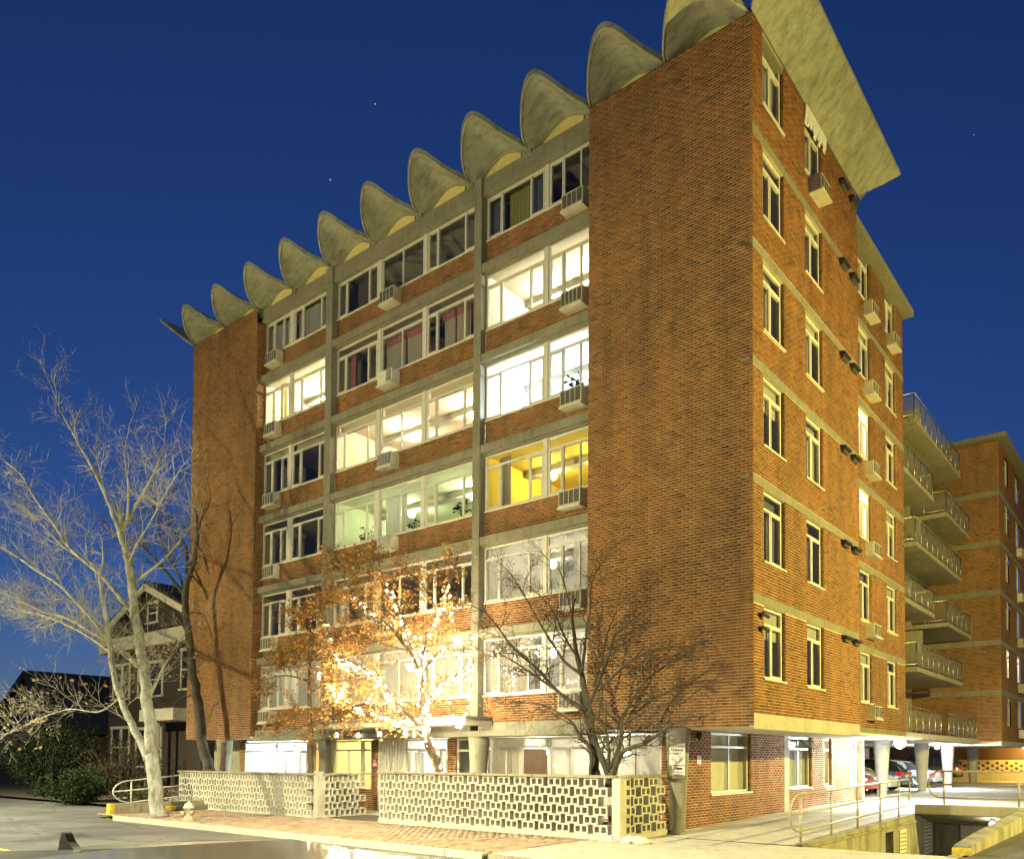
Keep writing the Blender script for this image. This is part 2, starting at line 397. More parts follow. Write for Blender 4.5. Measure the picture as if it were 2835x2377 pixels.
# front piers
brick_wall('wall', FF, XP2, 0, ZS, ZT, 0, parent=bld)
brick_wall('wall', FF, XL, XP1, ZS, ZT, 0, parent=bld)
FP1 = Fr((XP1,0,0), (0,1,0), (1,0,0))                       # reveal of the left pier
brick_wall('wall', FP1, .009, .42, ZS, 17.7, 0, parent=bld, bond=1)
# side walls, with window openings
SW1 = [(.53,1.66),(2.94,4.07)]; SW2 = [(8.70,9.86),(11.42,12.62)]
holes = [(a,b,zk(k)+.75,zk(k+1)-.2) for k in range(6) for a,b in SW1]
bands1 = [(0,D1,zk(k)-.2,zk(k)) for k in range(1,6)]
brick_wall('wall', FS, .009, D1, ZB, ZT-.05, 0, holes=holes+bands1, parent=bld, bond=1)
FS2 = Fr((-RC,0,0), (0,1,0), (1,0,0))
holes2 = [(a,b,zk(k)+.75,zk(k+1)-.2) for k in range(6) for a,b in SW2] + [(D1,D2,zk(k)-.2,zk(k)) for k in range(1,6)]
brick_wall('wall', FS2, D1, D2, ZB, 17.95, 0, holes=holes2, parent=bld)
for k in range(6):                                           # concrete floor bands on the side
    if k: box('floor_band', m_conc, .0, D1-.002, -.3, .004, zk(k)-.2, zk(k), bld, FS, .004)
    box('floor_band', m_conc, D1+.002, D2+.02, -.3, .006, zk(k)-.2, zk(k), bld, FS2, .004)
box('floor_band', m_conc_pale, .012, D1, -.3, .004, ZS+.03, ZB-.004, bld, FS, .004)
box('floor_band', m_conc_pale, D1+.002, D2, -.3, .004, ZS+.03, ZB-.204, bld, FS2, .004)
box('floor_band', m_conc_pale, -.04, 5.9, -.1, .012, ZS-.05, ZS+.03, bld, FS, .004)   # drip strip
# back return of the higher front part and end wall
box('wall', m_mortar, -6, -.01, -D1+.0, -D1+.2, ZS, ZT-.1, bld, FF)
box('wall', m_mortar, -12, -RC-.01, -D2, -D2+.2, ZS, 17.9, bld, FF)
box('wall', m_mortar, XL+.01, XL+.2, .02, D2, ZS+.07, ZT-.1, bld)
# soffit over the recessed ground floor
MB().box(XL+.01, -.02, .02, D2-.05, ZS, ZS+.06).build('soffit', m_ceil, bld)
# roof of the lower rear part
box('roof', m_conc, -14, -.28, D1+.3, D2+.25, 17.96, 18.2, bld, WORLD, .015)
# concrete columns of the front and slab edges
UNITS = {1: [(-20.05,-18.41,[-19.48,-18.90]), (-18.24,-15.99,[-17.68,-16.60])],
         2: [(-15.64,-13.44,[-15.13,-13.96]), (-13.28,-11.25,[-12.26]), (-11.10,-8.84,[-10.62,-9.45])],
         3: [(-8.55,-6.32,[-7.95,-6.87]), (-6.20,-3.9,[-5.68,-5.11])]}
BAYX = {1: (XP1,-15.99), 2: (-15.64,-8.84), 3: (-8.55,XP2+.02)}
for a, b in ((-15.99,-15.64),(-8.84,-8.55)):
    o = MB()
    for k in range(6): o.box(a, b, .14, .5, zk(k)+.004 if k else ZB+.004, (zk(k+1)-.004) if k < 5 else 17.7)
    bevel(o.build('column', m_conc, bld), .008)
for k in range(6):
    for b in (1,2,3):
        x0, x1 = BAYX[b]
        box('floor_band', m_conc, x0+(.002 if b > 1 else .003), x1-.002, -.6, -.16, zk(k)-.23, zk(k), bld, FF, .006)
        # ledge lip under the band
        box('band_lip', m_conc, x0+.003, x1-.003, -.42, -.26, zk(k)-.27, zk(k)-.232, bld, FF)
        if k < 6:
            brick_wall('spandrel', FF, x0+.02, x1, zk(k)+.004, zk(k)+.72, -.34, parent=bld, bond=k)
            box('sill', m_whitepaint, x0+.01, x1-.005, -.42, -.31, zk(k)+.722, zk(k)+.755, bld, FF, .004)
for b in (1,2,3):                                             # edge beam under the shells
    x0, x1 = BAYX[b]; ww = .0
    box('edge_beam', m_conc, x0+.003, x1-.003, -.5, -.20, 17.70, 18.2, bld, FF, .01)
    box('band_lip', m_conc, x0+.004, x1-.004, -.42, -.17, 17.74, 17.80, bld, FF, .006)
for a, b in ((-15.99,-15.64),(-8.84,-8.55)): box('column', m_conc, a, b, .12, .5, 17.704, 18.22, bld)
# ------------------------------------------------------------------ thin-shell roof
PW_ = 2.249; NV = 11
def shell_pts(t, v):
    """t across one vault (0 valley .. 1 valley), v from the outer edge (0) to the wall (1) and on to the back"""
    bell = (1-math.cos(2*math.pi*t))/2
    bell = max(0, math.sin(math.pi*t))**1.3
    return bell
nt = 26; PW_ = 2.23
for i in range(NV):
    m = MB(); x0 = XL + .12 + i*PW_
    th = .14; top = []; bot = []
    rows = [(0,None),(.3,None),(.6,None),(.85,None),(1,.32),(None,1.5),(None,4.0),(None,D1-.4),(-.85,None),(-.5,None),(0,'b')]
    for (w_, yf) in rows:
        rt = []; rb = []
        for j in range(nt+1):
            t = j/nt; sn = max(0, math.sin(math.pi*t))
            lip = Vector((x0+t*PW_, .04-1.02*sn**.72, 18.24+.64*sn**2)); wal = Vector((x0+t*PW_, .40, 18.24+.46*sn**1.3))
            if w_ is None: p = Vector((x0+t*PW_, yf, 18.24+.46*sn**1.3))
            elif yf == 'b' or w_ < 0:
                k_ = abs(w_); q = lip.lerp(wal, k_); p = Vector((q.x, D1-q.y, q.z))
            else:
                p = lip.lerp(wal, w_); p.z -= .02*math.sin(math.pi*w_)*sn
            rt.append((p.x, p.y, p.z+th)); rb.append(tuple(p))
        top.append(rt); bot.append(rb)
    vs = rows
    nb = nt+1; base = 0
    for r in top: m.v += r
    off = len(m.v)
    for r in bot: m.v += r
    for a in range(len(vs)-1):
        for j in range(nt):
            m.f.append((a*nb+j, a*nb+j+1, (a+1)*nb+j+1, (a+1)*nb+j)); m.m.append(0)
            m.f.append((off+a*nb+j, off+(a+1)*nb+j, off+(a+1)*nb+j+1, off+a*nb+j+1)); m.m.append(0)
    for j in range(nt):
        m.f.append((j, off+j, off+j+1, j+1)); m.m.append(0)
        l = (len(vs)-1)*nb; m.f.append((l+j, l+j+1, off+l+j+1, off+l+j)); m.m.append(0)
    o = m.build('roof_shell', m_conc_roof, bld, True)
    o.modifiers.new('edge', 'EDGE_SPLIT').split_angle = R(45)
    # raised rim along the front edge
    rim = MB(); pts = []
    for j in range(nt+1):
        p = bot[0][j]; pts.append((p[0], p[1]+.05, p[2]+.004))
    rim.tube(pts, .034, 6); rim.build('rim', m_conc_roof, o, True)
    # yellow stucco lunette at the wall with its mullion, and the short post at the foot
    lun = MB(); up = []
    for j in range(nt+1):
        t = .06 + .88*j/nt; up.append((x0+t*PW_, .38, 18.28 + .48*math.sin(math.pi*t)**1.3))
    lo = [(p[0], .38, 18.15) for p in up]
    for j in range(nt): lun.quad(lo[j], lo[j+1], up[j+1], up[j])
    l_ = lun.build('lunette', m_plaster_y, o)
    MB().box(x0+.8*PW_-.02, x0+.8*PW_+.02, .34, .372, 18.15, 18.56).build('mullion', m_conc, o)
    box('post', m_conc, x0-.08, x0+.08, .16, .42, 18.12, 18.34, o)
for sgn, xe in ((1, 0.0), (-1, XL)):                          # end shells curling up beyond the side walls
    m = MB(); prof_t = []; n2 = 8
    for j in range(n2+1):
        t = j/n2; prof_t.append((sgn*t*.92, 18.19 + .93*(.15*t + .85*t**1.15)))
    y0, y1 = -.9, D1+1.25
    ny = 10
    for face in (0, .10):
        for a in range(ny+1):
            for j, (dx, z) in enumerate(prof_t):
                yy = y0 + (y1-y0)*a/ny
                if a == 0: yy = -.04 - .86*(j/n2)
                if a == ny: yy = D1 + .1 + 1.15*(j/n2)
                m.v.append((xe+dx, yy, z+face))
    nb = n2+1; off = (ny+1)*nb
    for a in range(ny):
        for j in range(n2):
            m.f.append((a*nb+j, a*nb+j+1, (a+1)*nb+j+1, (a+1)*nb+j)); m.f.append((off+a*nb+j, off+(a+1)*nb+j, off+(a+1)*nb+j+1, off+a*nb+j+1))
        m.f.append((a*nb+n2, off+a*nb+n2, off+(a+1)*nb+n2, (a+1)*nb+n2)); m.f.append((a*nb, (a+1)*nb, off+(a+1)*nb, off+a*nb))
    for j in range(n2):
        m.f.append((j, off+j, off+j+1, j+1)); l = ny*nb; m.f.append((l+j, l+j+1, off+l+j+1, off+l+j))
    m.m = [0]*len(m.f)
    m.build('roof_shell', m_conc_roof, bld)
MB().box(-.3, -.02, .02, D1, 18.0, 18.2).build('edge_beam', m_conc, bld)
tm = MB(); rr0 = random.Random(2); yy0 = 2.9
while yy0 < 4.25:
    w0 = rr0.uniform(.08,.16); tm.prism([(.012,17.9-rr0.uniform(.0,.28)),(.05,17.92-rr0.uniform(.0,.3)),(.07,18.12),(.02,18.14)], yy0, yy0+w0, FS); yy0 += w0-.01
tm.build('torn_membrane', m_sign, bld)
# ------------------------------------------------------------------ windows
def window(parent, F, s0, s1, z0, z1, d, verts=(), transom=None, fw=.05, thick=.06, mat=None, narrow=(), topsplit=(), open_top=False):
    m = MB(); mat = mat or m_alu
    m.box(s0, s1, d-thick, d, z0, z0+fw, F).box(s0, s1, d-thick, d, z1-fw, z1, F)
    m.box(s0, s0+fw, d-thick+.002, d-.002, z0+fw, z1-fw, F).box(s1-fw, s1, d-thick+.002, d-.002, z0+fw, z1-fw, F)
    ztop = transom if transom else z1-fw
    if transom: m.box(s0+fw, s1-fw, d-thick+.001, d+.012, transom-fw/2, transom+fw/2, F)
    hi = (transom-fw/2) if transom else z1-fw
    for v in verts: m.box(v-fw*.42, v+fw*.42, d-thick+.003, d-.003, z0+fw, hi, F)
    for v in topsplit: m.box(v-fw*.42, v+fw*.42, d-thick+.003, d-.003, transom+fw/2, z1-fw, F)
    edges = [s0+fw] + [x for v in verts for x in (v-fw*.42, v+fw*.42)] + [s1-fw]
    cells = []
    for i in range(0, len(edges), 2): cells.append((edges[i], edges[i+1], z0+fw, hi, i//2))
    for c in cells:                                            # thicker sash on the opening lights
        if c[4] in narrow:
            w = .035; a, b, e, f, _ = c
            m.box(a, a+w, d-.05, d+.012, e, f, F).box(b-w, b, d-.05, d+.012, e, f, F).box(a+w, b-w, d-.05, d+.012, e, e+w, F).box(a+w, b-w, d-.05, d+.012, f-w, f, F)
    o = m.build('window', mat, parent)
    if transom:
        tp = [s0+fw] + [x for v in topsplit for x in (v-fw*.42, v+fw*.42)] + [s1-fw]
        for i in range(0, len(tp), 2): cells.append((tp[i], tp[i+1], transom+fw/2, z1-fw, -1))
    for a, b, e, f, i in cells:
        MB().quad(F(a,d-.03,e), F(b,d-.03,e), F(b,d-.03,f), F(a,d-.03,f)).build('pane', m_glass, o)
    return o
cloth_mats = {}
def cloth(col):
    if col not in cloth_mats:
        cloth_mats[col] = sheer('curtain_cloth', col, .4)
    return cloth_mats[col]
def curtain(parent, F, s0, s1, z0, z1, d, col, folds=9, amp=.03, name='curtain'):
    n = max(6, int((s1-s0)*folds*4)); m = MB(); ph = random.random()*6
    pts = [(s0+(s1-s0)*i/n, d + amp*math.sin(ph + i*1.57) + .4*amp*math.sin(i*.37+ph)) for i in range(n+1)]
    for (a,e),(b,f) in zip(pts, pts[1:]):
        m.quad(F(a,e,z0), F(b,f,z0), F(b,f*1+.0,z1), F(a,e,z1))
    return m.build(name, cloth(col), parent, True)
def sheer(name, col, k=.45):
    t = Nt(name); f = t.noise(5, 4, .6, t.pos((8,8,.5))); c = t.ramp(f, [(.3, tuple(v*.9 for v in col)), (.7, tuple(min(1,v*1.08) for v in col))])
    d = t.n('ShaderNodeBsdfDiffuse'); tl = t.n('ShaderNodeBsdfTranslucent'); mx = t.n('ShaderNodeMixShader'); mx.inputs[0].default_value = k
    t.l(c, d.inputs[0]); t.l(c, tl.inputs[0]); t.l(d.outputs[0], mx.inputs[1]); t.l(tl.outputs[0], mx.inputs[2]); t.l(mx.outputs[0], t.out.inputs[0]); return t.m
m_blind = sheer('blind_slat', (.74,.72,.63), .5)
def blind(parent, F, s0, s1, z0, z1, d, pitch=.03):
    m = MB(); z = z0
    while z < z1-.01:
        m.quad(F(s0,d+.010,z), F(s1,d+.010,z), F(s1,d-.006,z+pitch*.92), F(s0,d-.006,z+pitch*.92)); z += pitch
    return m.build('blind', m_blind, parent)
def room(parent, F, s0, s1, z0, z1, d0, depth, col, lamp=None, lcol=(1,.9,.7), lamps=None):
    """five inner faces behind a window; a glowing ceiling globe when a lamp power is given"""
    m = MB(); d1 = d0-depth
    m.quad(F(s0,d1,z0),F(s1,d1,z0),F(s1,d1,z1),F(s0,d1,z1)); m.quad(F(s0,d0,z0),F(s0,d1,z0),F(s0,d1,z1),F(s0,d0,z1)); m.quad(F(s1,d0,z0),F(s1,d1,z0),F(s1,d1,z1),F(s1,d0,z1))
    m.quad(F(s0,d0,z1),F(s1,d0,z1),F(s1,d1,z1),F(s0,d1,z1)); m.cm = 1; m.quad(F(s0,d0,z0),F(s1,d0,z0),F(s1,d1,z0),F(s0,d1,z0))
    key = ('room', col)
    if key not in cloth_mats: cloth_mats[key] = plain('room_paint_and_shade', col, .9, 0, .06, 1.5, 0)
    o = m.build('room', [cloth_mats[key], m_wood], parent)
    if lamp:
        for (s, d, z, w) in (lamps or [((s0+s1)/2, d0-depth*.5, z1-.45, lamp)]):
            r = .11; me = MB().lathe(F(s,d,z), [(.004,r),(r*.5,r*.86),(r*.86,r*.5),(r,0),(r*.86,-r*.5),(r*.5,-r*.86),(.004,-r)], 10)
            me.build('ceiling_or_fill_lamp', emit('lamp_glow', lcol, w/(math.pi*4*math.pi*r*r)), o, True)
    return o
def ac_unit(parent, F, s0, s1, z0, z1, d0, d1, bars=4, style=0):
    """window air conditioner: enamel case, dark louvred face, drip tray"""
    m = MB().box(s0, s1, d0, d1, z0+.05, z1, F); o = m.build('air_conditioner', random.choice((m_ac, m_ac, m_ac2, m_ac3)), parent); bevel(o, .008); d1 -= 0
    w = s1-s0
    g0, g1 = (s0+.03, s1-.03) if style != 1 else (s0+.62*w, s1-.05)
    box('grille', m_acdark if style != 2 else m_steel, g0, g1, d1+.001, d1+.008, z0+.09, z1-.03, o, F)
    b = MB()
    for i in range(1, bars+1):
        s = g0 + (g1-g0)*i/(bars+1); b.box(s-.007, s+.007, d1+.009, d1+.022, z0+.085, z1-.025, F)
    for zz_ in ((z0+.085, z0+.1), (z1-.04, z1-.025)): b.box(g0, g1, d1+.009, d1+.018, zz_[0], zz_[1], F)
    b.build('bar', m_ac, o)
    box('drip_tray', m_ac, s0-.01, s1+.01, d0, d1+.05, z0, z0+.048, o, F, .006)
    return o
WARM = (1,.80,.48); COOL = (.82,.95,1.0); SOFT = (1,.92,.74)
ROOMS = {  # (floor, bay): wall colour, watts, lamp colour
 (4,1): ((.78,.74,.60), 560, (1,.90,.62)), (4,3): ((.78,.72,.58), 460, (1,.90,.68)), (3,2): ((.76,.68,.52), 560, (1,.86,.58)), (3,3): ((.74,.78,.82), 560, COOL),
 (2,2): ((.70,.76,.50), 260, (.93,1,.66)),
 (0,1): ((.7,.68,.6), 90, SOFT), (0,2): ((.7,.68,.6), 150, SOFT), (0,3): ((.72,.68,.58), 190, SOFT), (1,3): ((.7,.69,.64), 150, SOFT), (2,3): ((.80,.62,.08), 200, (1,.86,.40))}  # lower-floor ceiling lamps are added to make pale blinds and curtains glow
SHADED_WALL = (.30,.27,.23)  # shade of unlit rooms put into their wall colour
PALE = (.62,.60,.56); CREAM = (.64,.58,.50); PINK = (.62,.22,.26); BLUEGREY = (.22,.26,.36); OLIVE = (.50,.47,.16); GREYC = (.30,.29,.28)
CURT = {(5,1): [(-20.0,-18.5,PALE),(-18.2,-17.0,PALE),(-16.9,-16.1,PALE)], (5,3): [(-8.5,-8.0,BLUEGREY),(-7.85,-6.95,OLIVE),(-6.95,-6.35,BLUEGREY),(-5.0,-4.4,BLUEGREY)],
 (4,1): [(-19.3,-18.95,OLIVE)], (4,2): [(-13.2,-12.3,CREAM),(-12.22,-11.3,CREAM),(-10.55,-10.05,CREAM),(-9.95,-9.4,CREAM),(-15.12,-14.9,PINK)], (2,2): [(-13.2,-12.5,PALE),(-12.4,-12.2,PALE)],
 (2,3): [(-8.2,-7.75,GREYC),(-4.9,-4.6,GREYC)], (0,1): [(-20.0,-19.0,PALE),(-18.9,-18.5,PALE),(-18.1,-16.9,PALE)], (0,3): [(-8.4,-7.6,CREAM),(-7.5,-6.8,CREAM),(-6.75,-6.4,GREYC),(-5.0,-4.5,PALE)], (1,2): [(-15.6,-15.1,PALE)],
 (3,1): [(-20.0,-19.6,GREYC)], (5,2): [(-15.6,-15.35,BLUEGREY)]}
BLINDS = {(1,3): [(-8.5,-6.35),(-6.15,-5.7),(-5.4,-4.3)], (0,2): [(-15.6,-13.5),(-13.25,-11.3),(-11.05,-8.9)], (2,1): []}
for k in range(6):
    z0 = zk(k)+.757; z1 = (zk(k+1)-.272) if k < 5 else 17.698
    for b in (1,2,3):
        x0, x1 = BAYX[b]
        col, watt, lc = ROOMS.get((k,b), (SHADED_WALL, None, None))
        lamps = None
        if watt:
            lamps = [(x0+(x1-x0)*f, -2.0, zk(k)+2.05, watt/2) for f in (.28,.72)]
        if (k,b) == (3,3): lamps = [(-7.6,-.66,zk(3)+.98,170),(-7.0,-2.0,zk(k)+2.0,300),(-5.4,-2.0,zk(k)+2.0,300)]
        rm_ = room(bld, FF, x0+.04, x1-.04 if b < 3 else -2.2, zk(k)+.02, zk(k+1)-.24, -.44, 3.4, col, watt, lc or SOFT, lamps)
        if watt:                                             # doorway, picture frames and a sideboard on the back wall
            rq = random.Random(k*7+b)
            box('inner_door', plain('inner_door_paint', (.42,.36,.26), .6) if ('idp' not in cloth_mats) else cloth_mats['idp'], x0+.5+rq.random(), x0+1.35+rq.random()*.4, 3.78, 3.83, zk(k)+.03, zk(k)+2.0, rm_)
            for q_ in range(3):
                cx0 = x0+.6+rq.random()*(x1-x0-1.4); box('picture', (m_wood, m_dark, m_ac)[q_], cx0, cx0+.35+rq.random()*.3, 3.79, 3.825, zk(k)+1.35, zk(k)+1.75+rq.random()*.25, rm_)
            cx0 = x0+.4+rq.random()*(x1-x0-2); box('sideboard', m_wood, cx0, cx0+1.3, 3.35, 3.8, zk(k)+.03, zk(k)+.95+rq.random()*.5, rm_, WORLD, .01)
            box('ceiling_beam', m_ceil, x0+.1, x1-.1 if b < 3 else -2.3, 1.9, 2.15, zk(k+1)-.42, zk(k+1)-.25, rm_)
        for ui, (a, e, vs) in enumerate(UNITS[b]):
            nar = (0,2) if len(vs) == 2 else ()
            if b == 3 and ui == 1: nar = (0,)
            w = window(bld, FF, a+.005, e-.005, z0, z1, -.36, vs, zk(k)+2.0 if k < 5 else None, narrow=nar)
            for (c0, c1, cc) in CURT.get((k,b), []):
                if a <= (c0+c1)/2 <= e:
                    top = z1-.06 if not (k == 4 and cc == CREAM) else zk(k)+1.95
                    curtain(w, FF, c0, c1, z0+.03, top, -.56, cc)
                    if k == 4 and cc == CREAM: curtain(w, FF, c0, c1, top-.2, top+.02, -.53, PINK, 14, .02, 'valance')
            for (c0, c1) in BLINDS.get((k,b), []):
                if a <= (c0+c1)/2 <= e: blind(w, FF, c0, c1, z0+.04, z1-.05, -.5)
        # pilaster between units
        for (a0,a1,_),(b0,b1,_) in zip(UNITS[b], UNITS[b][1:]): box('mullion', m_alu, a1-.004, b0+.004, .33, .46, z0+.001, z1-.001, bld)
    for b, s0 in ((1,-19.60),(2,-13.03),(3,-5.56)):
        st = {(4,2): 1, (3,2): 2, (2,2): 2}.get((k,b), 0)
        jx = random.uniform(-.03,.03); jd = random.uniform(-.05,.03); ac_unit(bld, FF, s0+jx, s0+.71+jx, zk(k)+.20, zk(k)+.70+random.uniform(-.03,.0), -.36, -.06+jd, random.choice((3,3,4)), st)
# shades pulled down over some transoms
for k, a, e in ((3,-13.26,-11.27),(3,-15.62,-13.46),(3,-11.08,-8.86),(3,-20.0,-18.43),(3,-18.22,-16.0)):
    box('roller_shade', cloth((.60,.54,.42)), a+.06, e-.06, -.50, -.485, zk(k)+2.03 if a > -14 and a < -13 or a < -16 else zk(k)+2.0, zk(k+1)-.29, bld, FF)
# side windows
sid = 0
for (F, cols, part) in ((FS, SW1, 1), (FS2, SW2, 2)):
    for ci, (a, e) in enumerate(cols):
        for k in range(6):
            z0, z1 = zk(k)+.75, zk(k+1)-.2
            lit = part == 2 and ci == 0 and k in (2,3)
            room(bld, F, a-.02, e+.02, z0-.1, z1-.002, -.16, 1.6, (.78,.74,.64) if lit else (.46,.43,.38), 170 if lit else None, SOFT)  # unlit rooms get darker walls, their shade put into the colour
            mid = (a+e)/2 - .06
            w = window(bld, F, a+.01, e-.01, z0+.045, z1-.01, -.09, [mid], z1-.40, .055, .06, m_whitepaint, (1,))
            box('sill', m_whitepaint, a-.03, e+.03, -.1, .035, z0-.0, z0+.04, w, F, .004)
            rv = random.Random(sid); sid += 1
            t = rv.random()
            if not lit:
                if t < .75: curtain(w, F, a+.05, a+.05+(e-a)*(.4+.5*rv.random()), z0+.1, z1-.1, -.22, (PALE, CREAM, GREYC)[sid % 3], 9, .02)
                if t > .35: box('roller_shade', cloth((.62,.60,.52)), a+.06, e-.06, -.2, -.19, z1-.05-.34*(1 if t < .8 else 1.9), z1-.05, w, F)
            else: curtain(w, F, a+.05, e-.05, z0+.1, z1-.45, -.24, PALE, 9, .02)
            # brick jamb on the far side of the opening
            jb = Fr(F(e,0,0), -F.N, -F.U); brick_wall('jamb', jb, .012, .09, z0+.04, z1, 0, parent=bld, bond=k)
            jb2 = Fr(F(a,0,0), -F.N, F.U); brick_wall('jamb', jb2, .012, .09, z0+.04, z1, 0, parent=bld, bond=k)
            box('lintel', m_conc_pale, a, e, -.15, -.012, z1-.012, z1+.02, bld, F)
    if part == 2:
        for k in range(6):
            ac_unit(bld, F, 9.25, 9.95, zk(k)+.24, zk(k)+.70, -.1, .28, 3)
        ac_unit(bld, F, 11.6, 12.3, zk(5)+.28, zk(5)+.74, -.1, .28, 3)
ac_unit(bld, FS, 3.2, 3.85, zk(5)+.30, zk(5)+.74, -.1, .32, 3)
# kitchen vents in pairs below the bands
for k in range(6):
    for s in (5.30, 6.10):
        z = zk(k+1)-.2 if k < 5 else 17.75
        v = MB().prism([(.0,z-.02),(.17,z-.06),(.17,z-.12),(.0,z-.14)], s, s+.48, FS).build('vent_hood', m_dark, bld)
        box('duct_mouth', m_acdark, s+.06, s+.42, .0, .10, z-.20, z-.142, v, FS)
# ------------------------------------------------------------------ recessed ground floor
GFY = .95
FG = Fr((0,GFY,0), (1,0,0), (0,-1,0)); FGS = Fr((-2.3,0,0), (0,1,0), (1,0,0))
gs_w = [(2.23,4.46),(7.06,8.82),(9.86,10.60),(12.42,13.36)]
gh = [(a,b,.78,ZS-.01) for a,b in gs_w] + [(6.68,7.04,0,ZS)]
brick_wall('wall', FGS, GFY+.009, 13.9, .0, ZS-.004, 0, holes=gh, parent=bld)
box('pilaster', m_conc_pale, 6.68, 7.04, -.1, .012, .0, ZS-.003, bld, FGS, .01)
box('corner_post', m_conc, 13.62, 13.92, -.2, .03, .0, ZS-.003, bld, FGS, .01)
brick_wall('wall', FG, -2.95, -2.3, .0, ZS-.004, 0, parent=bld)
for (a, e) in gs_w:
    wide = e-a > 1.5
    room(bld, FGS, a, e, .7, ZS-.02, -.14, 1.5, (.74,.72,.64), 30 if not wide else None, (1,.9,.6))
    w = window(bld, FGS, a+.01, e-.01, .83, ZS-.02, -.09, [(a+e)/2] if wide else [], 2.03, .06, .06, m_alu, (), [(a+e)/2] if wide else [])
    box('sill', m_whitepaint, a-.02, e+.04, -.1, .05, .78, .825, w, FGS, .004)
    if wide: blind(w, FGS, a+.08, e-.08, .9, 2.0, -.2, .028)
    else: curtain(w, FGS, a+.06, e-.06, .9, 2.35, -.22, (.66,.62,.46), 8, .02)
    jb = Fr(FGS(e,0,0), -FGS.N, -FGS.U); brick_wall('jamb', jb, .012, .09, .83, ZS-.01, 0, parent=bld)
# two awning lights standing open
for a, e in ((7.12,7.92),(7.98,8.76)):
    m = MB(); hz = ZS-.09; bz = 2.06; out = .34
    P = lambda s, t, off=0: FGS(s, -.06 + (out)*t + off, hz + (bz-hz)*t)
    def bar(s0, s1, t0, t1): m.poly([P(s0,t0),P(s1,t0),P(s1,t1),P(s0,t1)]); m.poly([P(s0,t0,.03),P(s1,t0,.03),P(s1,t1,.03),P(s0,t1,.03)])
    bar(a,a+.05,0,1); bar(e-.05,e,0,1); bar(a,e,.0,.1); bar(a,e,.9,1)
    o = m.build('awning_sash', m_dark, bld)
    MB().quad(P(a+.04,.08,.015),P(e-.04,.08,.015),P(e-.04,.92,.015),P(a+.04,.92,.015)).build('pane', m_glass, o)
# front ground floor: window wall, brown door, corrugated panel, entrance, lobby
box('edge_beam', m_conc, XP1+.2, -4.56, -.75, .02, ZS-.10, ZS+.06, bld, FF, .008)
def gwin(x0, x1, verts, tops=(), z0=.35, tr=2.0, nar=()):
    return window(bld, FG, x0, x1, z0, ZS-.11, -.02, verts, tr, .06, .07, m_alu, nar, tops)
room(bld, FG, -9.05, -2.5, .05, ZS-.05, -.12, 3, (.74,.70,.58), 130, SOFT, [(-5.2,-1.6,1.9,260),(-3.6,-1.4,1.9,120),(-8.2,-1.6,1.9,70)])
w = gwin(-9.02,-7.62,[-8.25], (), .35, 2.0, (1,)); curtain(w, FG, -8.95, -7.7, .45, 2.25, -.22, (.60,.55,.42), 9, .03)
dw = gwin(-7.60,-6.70,[],(), 2.02, None); 
door = box('door', m_wood, -7.56, -6.74, -.07, -.02, .05, 1.98, bld, FG)
for a, e in ((-7.46,-7.19),(-7.11,-6.84)):
    for z0, z1 in ((1.45,1.82),(.95,1.37),(.2,.85)):
        pn = MB().box(a,e,-.019,-.008,z0,z1,FG).build('door_panel', m_wood, door); bevel(pn, .008)
MB().lathe(FG(-7.5,.03,1.02), [(.01,-.03),(.03,-.02),(.035,0),(.03,.02),(.01,.03)], 10).build('door_handle', m_steel, door, True)
w = gwin(-6.66,-4.46,[-5.95],(), .35, 2.0, (0,)); blind(w, FG, -5.9, -4.52, .42, 2.25, -.2); blind(w, FG, -6.58, -6.0, .42, 2.25, -.22)
w = gwin(-4.42,-2.98,[-3.8],(), .6, 2.0); blind(w, FG, -4.36, -3.02, .66, 2.25, -.2)
brick_wall('wall', FG, -4.42, -2.98, .0, .6, -.01, parent=bld)
brick_wall('wall', FG, -10.66, -10.28, .0, ZS-.1, 0, parent=bld)
w = gwin(-10.26,-9.06,[-9.7],(), .4, 1.95)
room(bld, FG, -10.3, -9.06, .05, ZS-.05, -.12, 2.4, (.4,.38,.33))
# entrance doors
room(bld, FG, -12.62, -10.68, .02, ZS-.05, -.12, 3.5, (.80,.77,.70), 260, (1,.93,.78))
w = gwin(-12.60,-10.68,[-12.02,-10.98],(), .02, 1.98, (1,2))
curtain(w, FG, -12.55, -12.1, .1, 1.9, -.3, PALE, 9, .02)
corr = MB(); x = -13.95
while x < -12.62:
    corr.prism([(x,0.0),(x+.035,.045),(x+.085,.045),(x+.12,0.0)], .02, ZS-.1, lambda z, s, d: FG(s, d, z)); x += .135
corr.box(-13.96,-12.62,-.06,-.001,.02,ZS-.1,FG)
corr.build('corrugated_panel', m_whitepaint, bld)
brick_wall('wall', FG, -14.3, -13.97, .0, ZS-.1, 0, parent=bld)
room(bld, FG, -17.6, -14.3, .02, ZS-.05, -.12, 4, (.80,.68,.36), 300, (1,.84,.42), [(-16.4,-1.8,1.9,150),(-15.1,-1.8,1.9,150)])
brick_wall('wall', FG, -16.35, -14.32, .0, .7, -.01, parent=bld)
w = gwin(-16.35,-14.86,[-15.6],(), .7, 1.98); w = gwin(-14.82,-14.32,[],(), .35, 1.98)
door2 = box('door', m_wood, -17.3, -16.5, -.07, -.02, .05, 1.98, bld, FG)
gwin(-17.9,-16.4,[],(), 2.0, None)
for a, e in ((-17.2,-16.95),(-16.85,-16.6)):
    for z0, z1 in ((1.45,1.82),(.95,1.37),(.2,.85)): MB().box(a,e,-.019,-.008,z0,z1,FG).build('door_panel', m_wood, door2)
room(bld, FG, -22.2, -17.92, .02, ZS-.05, -.12, 4, (.80,.82,.80), 620, (.80,.97,.95), [(-21,-1.5,2.0,310),(-19.2,-1.5,2.0,310)])
